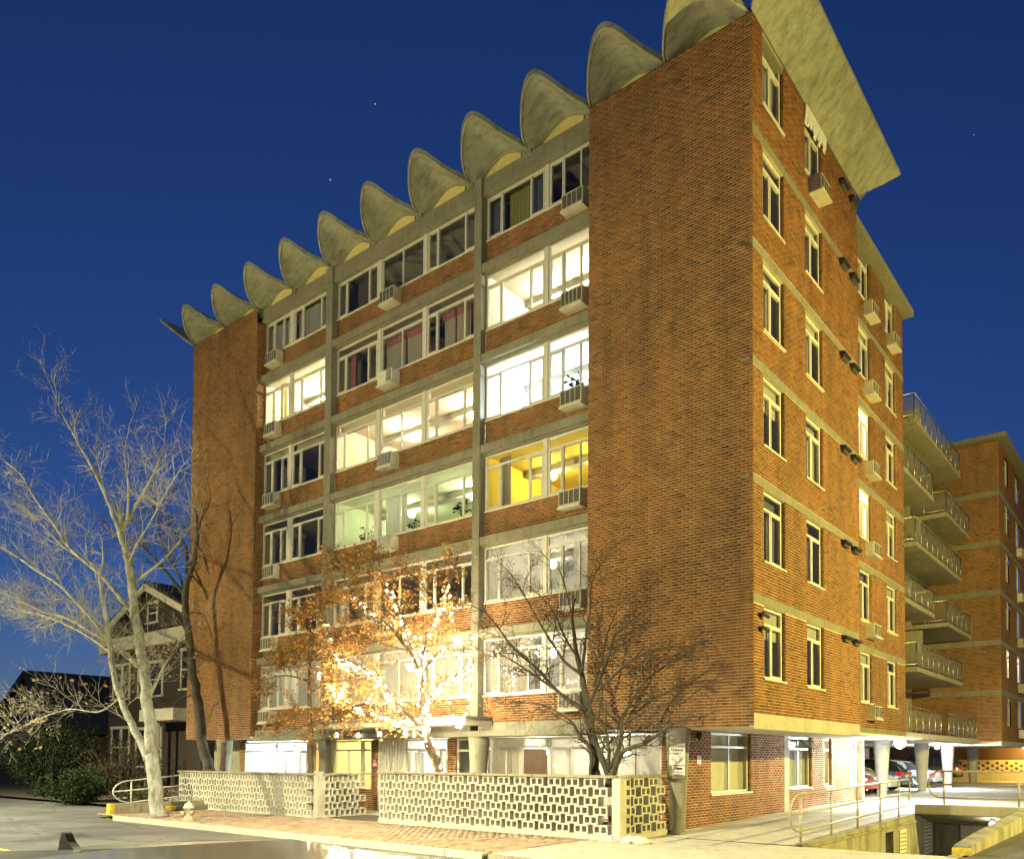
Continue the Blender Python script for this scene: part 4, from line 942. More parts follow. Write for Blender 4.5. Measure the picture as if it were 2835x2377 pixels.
# ================================================================== trees
TREES = {'left': [[[-16.9,-4.4,-0.05,0.23],[-17.21,-4.4,1.07,0.21],[-17.34,-4.4,1.82,0.19]],[[-17.34,-4.4,1.82,0.19],[-17.69,-4.35,2.99,0.179],[-18.13,-4.3,4.03,0.168],[-18.61,-4.25,5.02,0.156],[-19.09,-4.2,6.12,0.145],[-19.58,-4.15,7.25,0.134],[-20.03,-4.1,8.14,0.122],[-20.51,-4.05,8.68,0.111],[-20.82,-4.0,9.06,0.1]],[[-17.6,-4.4,1.65,0.13],[-18.07,-4.49,2.32,0.119],[-18.84,-4.57,3.19,0.107],[-19.37,-4.66,4.25,0.096],[-19.44,-4.74,4.94,0.084],[-19.39,-4.83,5.53,0.073],[-19.46,-4.91,6.14,0.061],[-19.69,-5.0,7.19,0.05]],[[-20.82,-4.0,9.06,0.08],[-20.96,-4.14,9.47,0.071],[-21.04,-4.29,10.01,0.061],[-21.69,-4.43,11.03,0.052],[-22.23,-4.57,11.76,0.043],[-22.91,-4.71,12.64,0.034],[-23.36,-4.86,13.32,0.024],[-23.84,-5.0,14.27,0.015]],[[-20.82,-4.0,9.06,0.075],[-20.78,-3.8,9.58,0.063],[-20.38,-3.6,10.26,0.051],[-19.98,-3.4,11.03,0.039],[-19.88,-3.2,11.78,0.027],[-20.17,-3.0,12.58,0.015]],[[-20.38,-4.0,9.36,0.045],[-20.16,-4.07,10.36,0.035],[-20.31,-4.13,11.29,0.025],[-20.11,-4.2,11.78,0.015]],[[-19.66,-4.1,7.18,0.06],[-19.06,-3.78,7.66,0.05],[-18.68,-3.45,8.17,0.04],[-18.22,-3.12,8.89,0.03],[-18.47,-2.8,9.38,0.02]],[[-19.96,-4.1,7.9,0.045],[-18.62,-4.38,8.31,0.037],[-17.42,-4.65,8.48,0.028],[-16.1,-4.93,8.75,0.02],[-14.84,-5.2,9.06,0.012]],[[-19.13,-4.2,6.12,0.08],[-19.58,-4.43,6.67,0.072],[-20.8,-4.65,7.63,0.064],[-21.39,-4.88,8.08,0.056],[-22.13,-5.1,8.69,0.048],[-22.18,-5.32,9.11,0.039],[-23.46,-5.55,10.3,0.031],[-23.91,-5.78,11.08,0.023],[-24.89,-6.0,11.7,0.015]],[[-19.65,-4.7,5.31,0.065],[-20.07,-5.0,5.92,0.056],[-21.67,-5.3,7.12,0.047],[-22.89,-5.6,7.77,0.038],[-23.67,-5.9,8.28,0.029],[-24.48,-6.2,8.72,0.02]],[[-18.38,-4.4,4.47,0.08],[-20.27,-4.2,5.15,0.07],[-22.77,-4.0,5.9,0.06],[-25.54,-3.8,6.74,0.05],[-28.59,-3.6,7.35,0.04],[-32.0,-3.4,8.28,0.03],[-35.08,-3.2,8.98,0.02]],[[-19.55,-4.7,4.95,0.045],[-21.47,-4.48,5.54,0.037],[-24.46,-4.25,6.37,0.03],[-28.09,-4.03,7.18,0.022],[-31.89,-3.8,7.73,0.015]],[[-19.08,-4.6,3.54,0.03],[-20.04,-4.8,3.13,0.025],[-21.63,-5.0,3.26,0.02],[-23.33,-5.2,3.03,0.015],[-25.98,-5.4,2.51,0.01]],[[-17.51,-4.4,3.57,0.04],[-17.51,-4.07,4.44,0.031],[-17.56,-3.73,5.08,0.021],[-17.59,-3.4,5.56,0.012]],[[-20.72,-4.8,7.82,0.035],[-24.58,-4.27,9.07,0.027],[-28.99,-3.73,10.98,0.018],[-32.98,-3.2,12.53,0.01]]],
 'pier': [[[-21.28,-0.75,1.08,0.2],[-21.37,-0.78,1.33,0.185],[-21.82,-0.81,2.36,0.17],[-22.12,-0.84,3.71,0.155],[-22.53,-0.87,5.09,0.14],[-22.84,-0.9,6.48,0.125],[-23.05,-0.93,7.77,0.11],[-22.59,-0.96,8.66,0.095],[-22.23,-0.99,9.13,0.08],[-22.0,-1.02,10.03,0.065],[-22.18,-1.05,10.89,0.05]],[[-23.43,-0.75,7.85,0.07],[-24.14,-1.0,8.65,0.056],[-24.99,-1.25,9.48,0.043],[-25.86,-1.5,10.11,0.029],[-27.27,-1.75,10.73,0.015]],[[-23.41,-0.75,8.76,0.06],[-23.78,-0.55,9.56,0.05],[-24.5,-0.35,10.16,0.041],[-26.01,-0.15,10.91,0.031],[-26.61,0.05,11.76,0.022],[-26.85,0.25,12.69,0.012]],[[-23.09,-0.75,6.41,0.05],[-23.75,-1.15,7.28,0.037],[-24.67,-1.55,7.53,0.025],[-25.85,-1.95,7.7,0.012]],[[-22.53,-0.75,4.04,0.03],[-23.02,-1.02,3.94,0.023],[-23.29,-1.28,3.57,0.017],[-23.58,-1.55,3.72,0.01]],[[-23.44,-0.75,8.06,0.05],[-25.03,-0.4,9.22,0.041],[-27.07,-0.05,10.63,0.031],[-28.18,0.3,11.86,0.021],[-29.84,0.65,13.25,0.012]],[[-22.14,-0.95,10.07,0.04],[-21.54,-1.05,10.57,0.03],[-20.85,-1.15,10.93,0.02],[-20.77,-1.25,11.39,0.01]],[[-23.04,-0.75,8.76,0.035],[-23.48,-0.92,9.76,0.027],[-24.51,-1.08,10.87,0.018],[-26.05,-1.25,11.55,0.01]],[[-22.56,-0.75,4.78,0.03],[-22.78,-1.05,5.08,0.02],[-23.21,-1.35,4.98,0.01]]],
 'maple': [[[-8.4,-1.3,0.99,0.13],[-8.46,-1.3,1.36,0.121],[-8.68,-1.3,1.79,0.113],[-8.88,-1.3,2.13,0.104],[-8.97,-1.3,2.46,0.095],[-9.06,-1.3,2.91,0.086],[-9.15,-1.3,3.4,0.077],[-9.18,-1.3,3.89,0.069],[-9.27,-1.3,4.12,0.06]],[[-8.99,-1.3,2.39,0.075],[-9.34,-1.39,2.73,0.068],[-9.81,-1.47,3.11,0.061],[-10.06,-1.56,3.38,0.054],[-10.25,-1.65,3.61,0.048],[-10.44,-1.74,3.88,0.041],[-10.87,-1.82,4.13,0.034],[-11.5,-1.91,4.43,0.027],[-12.03,-2.0,4.58,0.02]],[[-8.88,-1.3,2.13,0.045],[-9.3,-1.37,2.39,0.041],[-9.79,-1.44,2.66,0.036],[-10.29,-1.51,2.86,0.032],[-10.92,-1.59,2.91,0.028],[-11.58,-1.66,3.17,0.024],[-12.07,-1.73,3.38,0.019],[-12.51,-1.8,3.87,0.015]],[[-10.42,-1.6,3.01,0.035],[-10.99,-1.72,3.22,0.03],[-11.58,-1.84,3.08,0.025],[-12.24,-1.96,2.9,0.02],[-13.07,-2.08,2.71,0.015],[-13.71,-2.2,2.52,0.01]],[[-9.27,-1.3,4.12,0.055],[-9.56,-1.33,4.55,0.049],[-10.0,-1.36,4.96,0.043],[-10.45,-1.39,5.38,0.037],[-10.96,-1.41,5.67,0.03],[-11.43,-1.44,5.99,0.024],[-12.05,-1.47,6.54,0.018],[-12.56,-1.5,7.17,0.012]],[[-9.27,-1.3,4.12,0.05],[-9.68,-1.23,4.68,0.044],[-9.95,-1.17,5.17,0.037],[-10.27,-1.1,5.6,0.031],[-10.74,-1.03,6.26,0.025],[-11.21,-0.97,6.77,0.018],[-11.56,-0.9,7.31,0.012]],[[-9.18,-1.3,3.89,0.045],[-9.08,-1.35,4.4,0.04],[-8.86,-1.4,4.9,0.034],[-8.48,-1.45,5.37,0.028],[-8.16,-1.5,5.69,0.023],[-7.84,-1.55,6.15,0.017],[-7.58,-1.6,6.51,0.012]],[[-9.06,-1.3,3.02,0.035],[-8.64,-1.38,3.37,0.029],[-8.13,-1.45,3.6,0.023],[-7.53,-1.52,3.84,0.016],[-6.85,-1.6,4.0,0.01]],[[-9.17,-1.3,3.96,0.035],[-8.78,-1.23,4.39,0.029],[-8.38,-1.15,4.67,0.023],[-7.93,-1.07,4.86,0.016],[-7.39,-1.0,4.97,0.01]],[[-9.71,-1.3,4.64,0.035],[-10.48,-1.4,4.84,0.03],[-11.34,-1.5,5.1,0.025],[-12.17,-1.6,5.32,0.02],[-12.83,-1.7,5.61,0.015],[-13.6,-1.8,6.0,0.01]],[[-10.42,-1.7,3.85,0.03],[-11.34,-1.66,3.98,0.026],[-12.32,-1.62,4.28,0.022],[-13.48,-1.58,4.61,0.018],[-14.71,-1.54,4.78,0.014],[-15.46,-1.5,4.75,0.01]],[[-10.37,-1.4,5.34,0.03],[-11.06,-1.53,5.62,0.025],[-11.79,-1.65,5.99,0.02],[-12.6,-1.78,6.22,0.015],[-13.31,-1.9,6.32,0.01]],[[-10.15,-1.1,5.44,0.025],[-10.4,-1.2,6.07,0.021],[-11.01,-1.3,6.72,0.017],[-12.04,-1.4,7.28,0.012],[-12.57,-1.5,7.58,0.008]],[[-8.31,-1.5,5.46,0.025],[-8.8,-1.37,6.01,0.019],[-9.42,-1.23,6.53,0.014],[-10.06,-1.1,6.91,0.008]]],
 'bare': [[[-3.33,-1.2,0.94,0.12],[-3.37,-1.18,1.35,0.11],[-3.42,-1.16,1.93,0.101],[-3.51,-1.14,2.43,0.091],[-3.6,-1.12,2.82,0.082],[-3.72,-1.1,3.16,0.072],[-3.85,-1.08,3.62,0.063],[-4.01,-1.06,4.09,0.054],[-4.11,-1.04,4.55,0.044],[-4.2,-1.02,5.08,0.034],[-4.14,-1.0,5.48,0.025]],[[-3.39,-1.3,1.0,0.05],[-3.36,-1.37,1.35,0.045],[-3.3,-1.44,1.92,0.039],[-3.56,-1.51,2.25,0.034],[-3.72,-1.59,2.53,0.028],[-4.16,-1.66,2.81,0.023],[-4.69,-1.73,2.99,0.017],[-5.39,-1.8,3.02,0.012]],[[-2.97,-1.2,1.0,0.09],[-2.98,-1.2,1.38,0.08],[-3.25,-1.2,1.87,0.07],[-3.53,-1.2,2.43,0.06]],[[-2.94,-1.2,1.28,0.08],[-2.75,-1.32,1.41,0.069],[-2.47,-1.43,1.82,0.057],[-2.07,-1.55,1.97,0.046],[-1.61,-1.67,2.07,0.035],[-1.12,-1.78,2.31,0.023],[-0.75,-1.9,2.44,0.012]],[[-2.98,-1.2,1.44,0.045],[-2.92,-1.28,1.87,0.037],[-2.93,-1.35,2.35,0.03],[-3.08,-1.43,2.63,0.022],[-2.96,-1.5,2.94,0.015]],[[-2.91,-1.2,1.49,0.055],[-2.69,-1.13,2.14,0.048],[-2.71,-1.07,2.58,0.04],[-2.52,-1.0,2.95,0.033],[-2.18,-0.93,3.43,0.025],[-1.71,-0.87,3.73,0.018],[-1.32,-0.8,3.92,0.01]],[[-3.61,-1.2,2.82,0.055],[-4.07,-1.25,3.05,0.049],[-4.55,-1.3,3.41,0.044],[-4.89,-1.35,3.77,0.038],[-5.39,-1.4,4.15,0.033],[-5.82,-1.45,4.53,0.027],[-6.19,-1.5,4.97,0.021],[-6.65,-1.55,5.37,0.016],[-7.11,-1.6,5.57,0.01]],[[-4.18,-1.2,3.12,0.035],[-5.01,-1.12,3.57,0.029],[-5.88,-1.05,4.04,0.023],[-6.79,-0.97,4.42,0.016],[-7.76,-0.9,4.57,0.01]],[[-3.79,-1.2,3.66,0.04],[-4.19,-1.28,3.96,0.035],[-4.42,-1.37,4.31,0.03],[-4.65,-1.45,4.66,0.025],[-4.88,-1.53,5.07,0.02],[-5.2,-1.62,5.61,0.015],[-5.52,-1.7,6.1,0.01]],[[-3.9,-1.2,4.06,0.03],[-4.35,-1.1,4.57,0.025],[-4.74,-1.0,5.14,0.019],[-5.14,-0.9,5.55,0.013],[-5.88,-0.8,6.08,0.008]],[[-3.75,-1.2,3.72,0.04],[-3.62,-1.28,4.15,0.034],[-3.49,-1.36,4.57,0.028],[-3.32,-1.44,5.09,0.022],[-3.23,-1.52,5.61,0.016],[-2.9,-1.6,5.99,0.01]],[[-3.5,-1.2,2.98,0.045],[-3.18,-1.3,3.45,0.038],[-2.84,-1.4,3.96,0.031],[-2.63,-1.5,4.37,0.024],[-2.3,-1.6,4.53,0.017],[-1.85,-1.7,4.73,0.01]],[[-3.4,-1.2,3.36,0.03],[-3.2,-1.1,4.13,0.023],[-3.14,-1.0,4.64,0.015],[-3.01,-0.9,5.03,0.008]],[[-3.26,-1.2,3.24,0.03],[-2.61,-1.35,3.63,0.025],[-1.98,-1.5,3.89,0.019],[-1.39,-1.65,3.98,0.013],[-0.88,-1.8,3.93,0.008]],[[-2.47,-1.4,2.45,0.03],[-1.98,-1.5,2.64,0.025],[-1.42,-1.6,2.82,0.019],[-0.76,-1.7,2.84,0.013],[-0.36,-1.8,3.06,0.008]],[[-4.22,-1.0,5.09,0.02],[-4.31,-1.07,5.55,0.015],[-4.48,-1.13,6.14,0.011],[-4.81,-1.2,6.46,0.006]]],
 'slim': [[[-14.36,-1.2,0.89,0.1],[-14.39,-1.2,1.24,0.089],[-14.39,-1.2,2.29,0.077],[-14.46,-1.2,3.18,0.066],[-14.5,-1.2,4.06,0.054],[-14.52,-1.2,4.77,0.043],[-14.51,-1.2,5.56,0.031],[-14.5,-1.2,6.2,0.02]],[[-14.5,-1.2,4.06,0.035],[-14.77,-1.32,4.17,0.029],[-15.19,-1.45,4.26,0.023],[-15.61,-1.57,4.27,0.016],[-16.24,-1.7,4.15,0.01]],[[-14.46,-1.2,3.14,0.03],[-14.68,-1.4,3.07,0.023],[-14.9,-1.6,2.89,0.017],[-15.25,-1.8,2.78,0.01]],[[-14.51,-1.2,4.63,0.025],[-13.86,-1.3,4.86,0.019],[-13.13,-1.4,5.0,0.014],[-12.48,-1.5,5.0,0.008]],[[-14.52,-1.2,4.77,0.025],[-14.78,-1.37,4.95,0.019],[-15.07,-1.53,4.99,0.014],[-15.29,-1.7,4.81,0.008]],[[-14.51,-1.2,5.56,0.02],[-14.73,-1.3,5.85,0.016],[-14.94,-1.4,6.07,0.011],[-15.1,-1.5,6.14,0.007]],[[-14.52,-1.2,5.84,0.02],[-14.06,-1.27,6.14,0.016],[-13.49,-1.33,6.31,0.011],[-13.05,-1.4,6.36,0.007]],[[-14.47,-1.2,3.71,0.025],[-14.09,-1.13,3.87,0.019],[-13.72,-1.07,3.93,0.014],[-13.35,-1.0,3.84,0.008]]]}
def bark(name, c1, c2):
    t = Nt(name); a = t.noise(5, 5, .7, t.pos((1,1,.35))); b = t.noise(40, 3, .6)
    t.bsdf(t.mix(t.ramp(a, [(.35, c2), (.6, c1)]), t.ramp(b, [(.3, (.7,)*3), (.65, (1.05,)*3)]), 1., 'MULTIPLY'), .9, 0, a, .6, .02, .3); return t.m
m_bark_pale = bark('pale_bark', (.52,.52,.46), (.20,.20,.165)); m_bark_grey = bark('grey_bark', (.10,.09,.07), (.045,.04,.03)); m_bark_brown = bark('brown_bark', (.17,.115,.07), (.08,.055,.035))
def leafmat(name, a, b):
    t = Nt(name); i = t.n('ShaderNodeNewGeometry'); c = t.ramp(i.outputs['Random Per Island'], [(0, a), (1, b)])
    d = t.n('ShaderNodeBsdfDiffuse'); tl = t.n('ShaderNodeBsdfTranslucent'); mx = t.n('ShaderNodeMixShader'); mx.inputs[0].default_value = .35
    t.l(c, d.inputs[0]); t.l(c, tl.inputs[0]); t.l(d.outputs[0], mx.inputs[1]); t.l(tl.outputs[0], mx.inputs[2]); t.l(mx.outputs[0], t.out.inputs[0]); return t.m
m_leaf_or = leafmat('dry_maple_leaf', (.32,.16,.045), (.62,.38,.14)); m_leaf_dead = leafmat('dead_leaf', (.22,.15,.07), (.42,.32,.17)); m_leaf_green = leafmat('evergreen_leaf', (.012,.024,.012), (.035,.052,.026))
def smooth_path(L, sub=4):
    P = [Vector(p[:3]) for p in L]; r = [p[3] for p in L]; out = []; ro = []
    for i in range(len(P)-1):
        p0 = P[max(i-1,0)]; p1 = P[i]; p2 = P[i+1]; p3 = P[min(i+2,len(P)-1)]
        for k in range(sub):
            t = k/sub; out.append(.5*((2*p1) + (p2-p0)*t + (2*p0-5*p1+4*p2-p3)*t*t + (3*p1-p0-3*p2+p3)*t**3)); ro.append(r[i]+(r[i+1]-r[i])*t)
    out.append(P[-1]); ro.append(r[-1]); return out, ro
def rnd_perp(t, rr):
    v = Vector((rr.gauss(0,1), rr.gauss(0,1), rr.gauss(0,1))); v -= t*v.dot(t); return v.normalized() if v.length > 1e-6 else t.orthogonal()
def sprout(m, p, d, L, r, depth, rr, tips, up=.25, spread=.75):
    n = 4 if depth > 1 else 3; pts = [p]; rad = [r]; q = p.copy(); dd = d.copy()
    for i in range(n):
        dd = (dd + rnd_perp(dd, rr)*.22 + Vector((0,0,up*.2))).normalized(); q = q + dd*(L/n); pts.append(q.copy()); rad.append(r*(1-.8*(i+1)/n)+.0012)
    m.tube(pts, rad, 5 if r > .012 else 3, False)
    if depth == 0: tips.append((pts[-1], dd)); tips.append((pts[2], dd)); return
    for i in range(1, n+1):
        for _ in range(2 if rr.random() < .55 else 1):
            dn = (dd*.7 + rnd_perp(dd, rr)*spread + Vector((0,0,up))).normalized()
            sprout(m, pts[i], dn, L*rr.uniform(.45,.7), max(rad[i]*.75,.0025), depth-1, rr, tips, up, spread)
def tree(name, label, limbs, mat, seed, base=None, step=.35, L0=.9, depth=2, leaf=None, nleaf=0, lsize=.06, leafbox=None, up=.25, spread=.75, start=.25, tw=1.0):
    rr = random.Random(seed); root = Vector(limbs[0][0][:3]); root.z = 0
    T = empty(name, root); tag(T, label, 'tree')
    tr = MB(); cr = MB(); tips = []
    for li, Lb in enumerate(limbs):
        Lb = [list(q) for q in Lb]
        if li == 0 and Lb[0][2] > .05: Lb = [[Lb[0][0], Lb[0][1], -.03, Lb[0][3]*1.25]] + Lb
        pts, rad = smooth_path(Lb)
        pts = [p - root for p in pts]
        jit = [Vector((rr.gauss(0,1), rr.gauss(0,1), 0))*.12*rad[i] for i in range(len(pts))]
        if li == 0: rad[0] *= 1.35
        if name == 'bare_tree' and seed == 3: rad = [q*.88 for q in rad]
        tr.tube([p+j for p, j in zip(pts, jit)], rad, 12 if rad[0] > .06 else 7)
        if li == 0 and len(limbs) > 1 and rad[0] > .1: continue
        acc = 0; tot = sum((b-a).length for a, b in zip(pts, pts[1:]))
        run = 0; nxt = tot*start
        for a, b, r in zip(pts, pts[1:], rad):
            run += (b-a).length; t = (b-a).normalized() if (b-a).length > 0 else Vector((0,0,1))
            while run > nxt:
                nxt += step*rr.uniform(.5,1.3)
                d = (t*.6 + rnd_perp(t, rr)*spread + Vector((0,0,up))).normalized()
                sprout(cr, b, d, L0*rr.uniform(.5,1.1)*(1-.35*run/tot), max(.003, min(r*.5,.02))*tw, depth, rr, tips, up, spread)
        sprout(cr, pts[-1], (pts[-1]-pts[-2]).normalized(), L0*.8, rad[-1], depth, rr, tips, up, spread)
    tr.build('trunk', mat, T, True); cr.build('crown', mat, T, False)
    if leaf:
        lf = MB(); 
        cand = [t for t in tips if leafbox is None or leafbox(t[0]+root)]
        for _ in range(nleaf):
            p, d = rr.choice(cand); p = p + Vector((rr.gauss(0,.07), rr.gauss(0,.07), rr.gauss(-.02,.05)))
            a = Vector((rr.gauss(0,1), rr.gauss(0,1), rr.gauss(0,.5))).normalized(); b = rnd_perp(a, rr); s = lsize*rr.uniform(.55,1.25)
            lf.poly([p, p+(a*.6+b*.45)*s, p+a*s*1.1, p+(a*.6-b*.45)*s])
        lv = lf.build('leaves', leaf, T); lv['kind'] = 'stuff'
    return T, tips, root
tree('bare_tree', 'tall pale-barked bare tree with forked trunk on the pavement edge', TREES['left'], m_bark_pale, 3, step=.42, L0=1.5, depth=2, tw=.75, leaf=m_leaf_dead, nleaf=260, lsize=.11, leafbox=lambda p: p.z < 5.2, up=.18, spread=.8, start=.2)
tree('bare_tree', 'dark leaning bare tree against the left brick pier', TREES['pier'], m_bark_grey, 5, step=.5, L0=1.3, depth=2, up=.2, start=.25)
mt, mtips, mroot = tree('maple_tree', 'small maple with rusty leaves wrapped in string lights before the entrance', TREES['maple'], m_bark_brown, 8, step=.26, L0=.75, depth=2, leaf=m_leaf_or, nleaf=6500, lsize=.085, leafbox=lambda p: p.x < -8.0 or p.z > 5.5, up=.08, spread=.7, start=.12)
tree('bare_tree', 'dark multi-stemmed bare tree behind the right block wall', TREES['bare'], m_bark_grey, 11, step=.24, L0=.85, depth=2, leaf=m_leaf_or, nleaf=260, lsize=.06, leafbox=lambda p: p.x < -5.2, up=.12, start=.2)
tree('maple_tree', 'slim straight-trunked maple with rusty leaves left of the entrance canopy', TREES['slim'], m_bark_brown, 13, step=.3, L0=.7, depth=2, leaf=m_leaf_or, nleaf=2400, lsize=.085, up=.05, start=.2)
stp = empty('tree_stump', (-20.35,-.8,0)); tag(stp, 'thin broken tree stem behind the left block wall', 'stump')
MB().tube([(0,0,0),(-.02,0,.8),(.05,0,1.6),(.0,.03,2.25)], [.13,.11,.1,.09], 9).build('trunk', m_bark_brown, stp, True)
# string lights wound through the maple
sl = empty('string_lights', tuple(mroot)); tag(sl, 'warm glowing string lights wound around the rusty-leaved maple', 'string lights')
m_bulb = emit('bulb_glow', (1,.84,.50), 560)
bme = MB().lathe((0,0,0), [(.003,.032),(.024,.0),(.003,-.028)], 5).mesh('bulb', m_bulb, True)
rr = random.Random(4); cable = MB(); spots = []
for li, dens in ((0,26),(1,15),(2,13),(5,11),(6,11),(7,13),(8,9),(4,6)):
    pts, rad = smooth_path(TREES['maple'][li], 6); pts = [Vector(p)-mroot for p in pts]
    keep = [(p, r) for p, r in zip(pts, rad) if p.z > 1.35]
    if li in (4,5,6): keep = keep[:int(len(keep)*.85)]
    line = []
    for i in range(len(keep)-1):
        (a, ra), (b, rb_) = keep[i], keep[i+1]; n = 3; t = (b-a)
        for k in range(n):
            th = (i*n+k)*1.3; o = Vector((math.cos(th), math.sin(th), 0))*(ra+.025) + Vector((0,0,-.05*(k % 2)))
            line.append(a + t*k/n + o)
    cable.tube(line, .006, 3, False)
    tot = sum((b-a).length for a, b in zip(line, line[1:])); nb_ = int(dens*sum((b[0]-a[0]).length for a, b in zip(keep, keep[1:])))
    for j in range(nb_):
        q = line[min(len(line)-1, int(len(line)*j/nb_))]; spots.append(q + Vector((rr.gauss(0,.03), rr.gauss(0,.03), rr.gauss(-.02,.03))))
# swags hanging between limbs
def swag(a, b, sag, n):
    a, b = Vector(a)-mroot, Vector(b)-mroot; pts = []
    for i in range(n+1):
        t = i/n; p = a.lerp(b, t); p.z -= sag*4*t*(1-t); pts.append(p); spots.append(p+Vector((0,0,-.03)))
    cable.tube(pts, .006, 3, False)
def pl(l, i): return TREES['maple'][l][i][:3]
swag(pl(7,4), (pl(7,4)[0]-1.2, -1.4, pl(7,4)[2]-.35), 1.3, 18); swag(pl(8,3), pl(7,3), .5, 10); swag(pl(1,7), pl(2,7), .7, 14); swag(pl(9,4), pl(1,7), .5, 13); swag(pl(5,3), pl(6,3), .5, 12); swag(pl(2,5), pl(1,5), .3, 9); swag(pl(6,5), pl(8,3), .6, 14)
rr.shuffle(spots)
for q in spots[:290]:
    o = link(bpy.data.objects.new('bulb', bme), sl); o.location = q; o.rotation_euler = (rr.uniform(-.6,.6), rr.uniform(-.6,.6), 0)
cable.build('cable', m_dark, sl)
# perforated lanterns under the canopy
def lantern(loc, label):
    e = empty('lantern', loc); tag(e, label, 'lantern', 'lanterns under the entrance canopy')
    n = 14; rows = 7; h = .24; r = .105; m = MB()
    for i in range(rows):
        for k in range(n):
            if i in (0, rows-1) or (i+k) % 2:
                a0, a1 = 2*math.pi*(k-.05)/n, 2*math.pi*(k+1.05)/n; z0, z1 = -h+i*h/rows, -h+(i+1)*h/rows
                m.quad((r*math.cos(a0),r*math.sin(a0),z0),(r*math.cos(a1),r*math.sin(a1),z0),(r*math.cos(a1),r*math.sin(a1),z1),(r*math.cos(a0),r*math.sin(a0),z1))
    m.build('shade', m_dark, e)
    MB().tube([(0,0,0),(0,0,.06)], .012, 8).build('stem', m_dark, e)
    MB().lathe((0,0,-.13), [(.005,-.09),(.05,-.07),(.06,0),(.05,.06),(.005,.08)], 10).build('bulb', emit('lantern_glow', (1,.87,.6), 25), e, True)
for loc, lb in (((-13.95,-.6,2.56),'perforated metal lantern at the outer left end of the entrance canopy'), ((-13.55,-.12,2.56),'perforated metal lantern second from the left under the canopy, set back'),
                ((-11.85,-.6,2.56),'perforated metal lantern third from the left under the canopy'), ((-11.3,-.12,2.56),'perforated metal lantern rightmost of the four under the canopy')): lantern(loc, lb)
# ================================================================== signs
def text(body, size, loc, rot, mat, parent, align='CENTER', bold=0):
    c = bpy.data.curves.new('lettering', 'FONT'); c.body = body; c.size = size; c.align_x = align; c.align_y = 'CENTER'; c.extrude = .001; c.offset = bold
    tmp = link(bpy.data.objects.new('lettering_curve', c)); bpy.context.view_layer.update()
    me = bpy.data.meshes.new_from_object(tmp.evaluated_get(bpy.context.evaluated_depsgraph_get())); bpy.data.objects.remove(tmp); bpy.data.curves.remove(c)
    me.materials.clear(); me.materials.append(mat); o = bpy.data.objects.new('lettering', me); o.location = loc; o.rotation_euler = rot; return link(o, parent)
def sign(name, label, loc, rz, w, h, mat, border=None):
    e = empty(name, loc, rz); tag(e, label, 'sign')
    o = MB().box(-w/2, w/2, -.004, .004, -h/2, h/2).build('panel', border or mat, e); 
    if border: MB().box(-w/2+.012, w/2-.012, -.0065, -.0042, -h/2+.012, h/2-.012).build('face', mat, e)
    else: bevel(o, .003)
    return e
RX = (math.pi/2,0,0)
s1 = sign('parking_sign', 'white parking sign with black lettering on the tapered corner column', (-1.81,-.185,1.83), .35, .36, .50, m_sign)
for i, (tx, sz) in enumerate((('AUTHORIZED',.062),('PARKING',.068),('ONLY',.068))): text(tx, sz, (0,-.006,.17-i*.085), RX, m_ink, s1, bold=.0022)
for i, tx in enumerate(('UNAUTHORIZED','VEHICLES WILL BE','TOWED AWAY')): text(tx, .03, (0,-.006,-.08-i*.045), RX, m_ink, s1)
s2 = sign('warning_sign', 'red-edged camera warning sign below the parking sign on the corner column', (-1.79,-.16,1.42), .35, .32, .30, m_sign, m_red)
text('WARNING', .052, (0,-.009,-.0), RX, m_red, s2, bold=.0012)
for i, tx in enumerate(('ALL ACTIVITIES ARE','RECORDED TO AID','IN THE PROSECUTION')): text(tx, .021, (0,-.009,-.045-i*.03), RX, m_ink, s2)
MB().lathe((-.07,-.009,.08), [(.028,0),(.028,.002)], 12, 'y').build('camera_symbol', m_ink, s2); MB().box(-.06,.09,-.009,-.0072,.055,.105).build('camera_symbol', m_ink, s2); MB().lathe((-.07,-.0105,.08), [(.018,0),(.018,.002)], 12, 'y').build('camera_symbol', m_sign, s2)
for lb, loc, rz in (('small red no smoking sign on the brick beside the corner column', (-2.294,1.61,1.68), math.pi/2), ('small red no smoking sign on the narrow brick pier by the entrance', (-14.14,GFY-.006,1.55), 0)):
    s = sign('smoking_sign', lb, loc, rz, .24, .27, m_red); text('NO', .09, (0,-.006,.075), RX, m_sign, s, bold=.002); MB().box(-.1,.1,-.006,-.0045,-.085,.02).build('face', m_sign, s); text('SMOKING', .042, (0,-.0075,-.03), RX, m_red, s, bold=.0006)
# security cameras on the corner
for z, lb in ((4.85,'black dome camera bracket high on the brick corner'), (4.55,'black bullet camera pointing along the side wall near the corner')):
    e = empty('security_camera', (.0,.3,z)); tag(e, lb, 'camera')
    MB().box(0,.05,-.04,.04,-.05,.05).build('bracket', m_dark, e); MB().tube([(.05,0,0),(.1,.02,.02)], .015, 8).build('arm', m_dark, e)
    MB().tube([(.1,-.06,.03),(.14,.16,-.03)], .04, 10).build('housing', m_dark, e)
e = empty('security_camera', (-2.3,1.55,2.28)); tag(e, 'dark round camera under the soffit beside the corner column', 'camera'); MB().lathe((.06,0,0), [(.02,.09),(.07,.06),(.08,0),(.05,-.06),(.005,-.08)], 12).build('dome', m_dark, e, True)
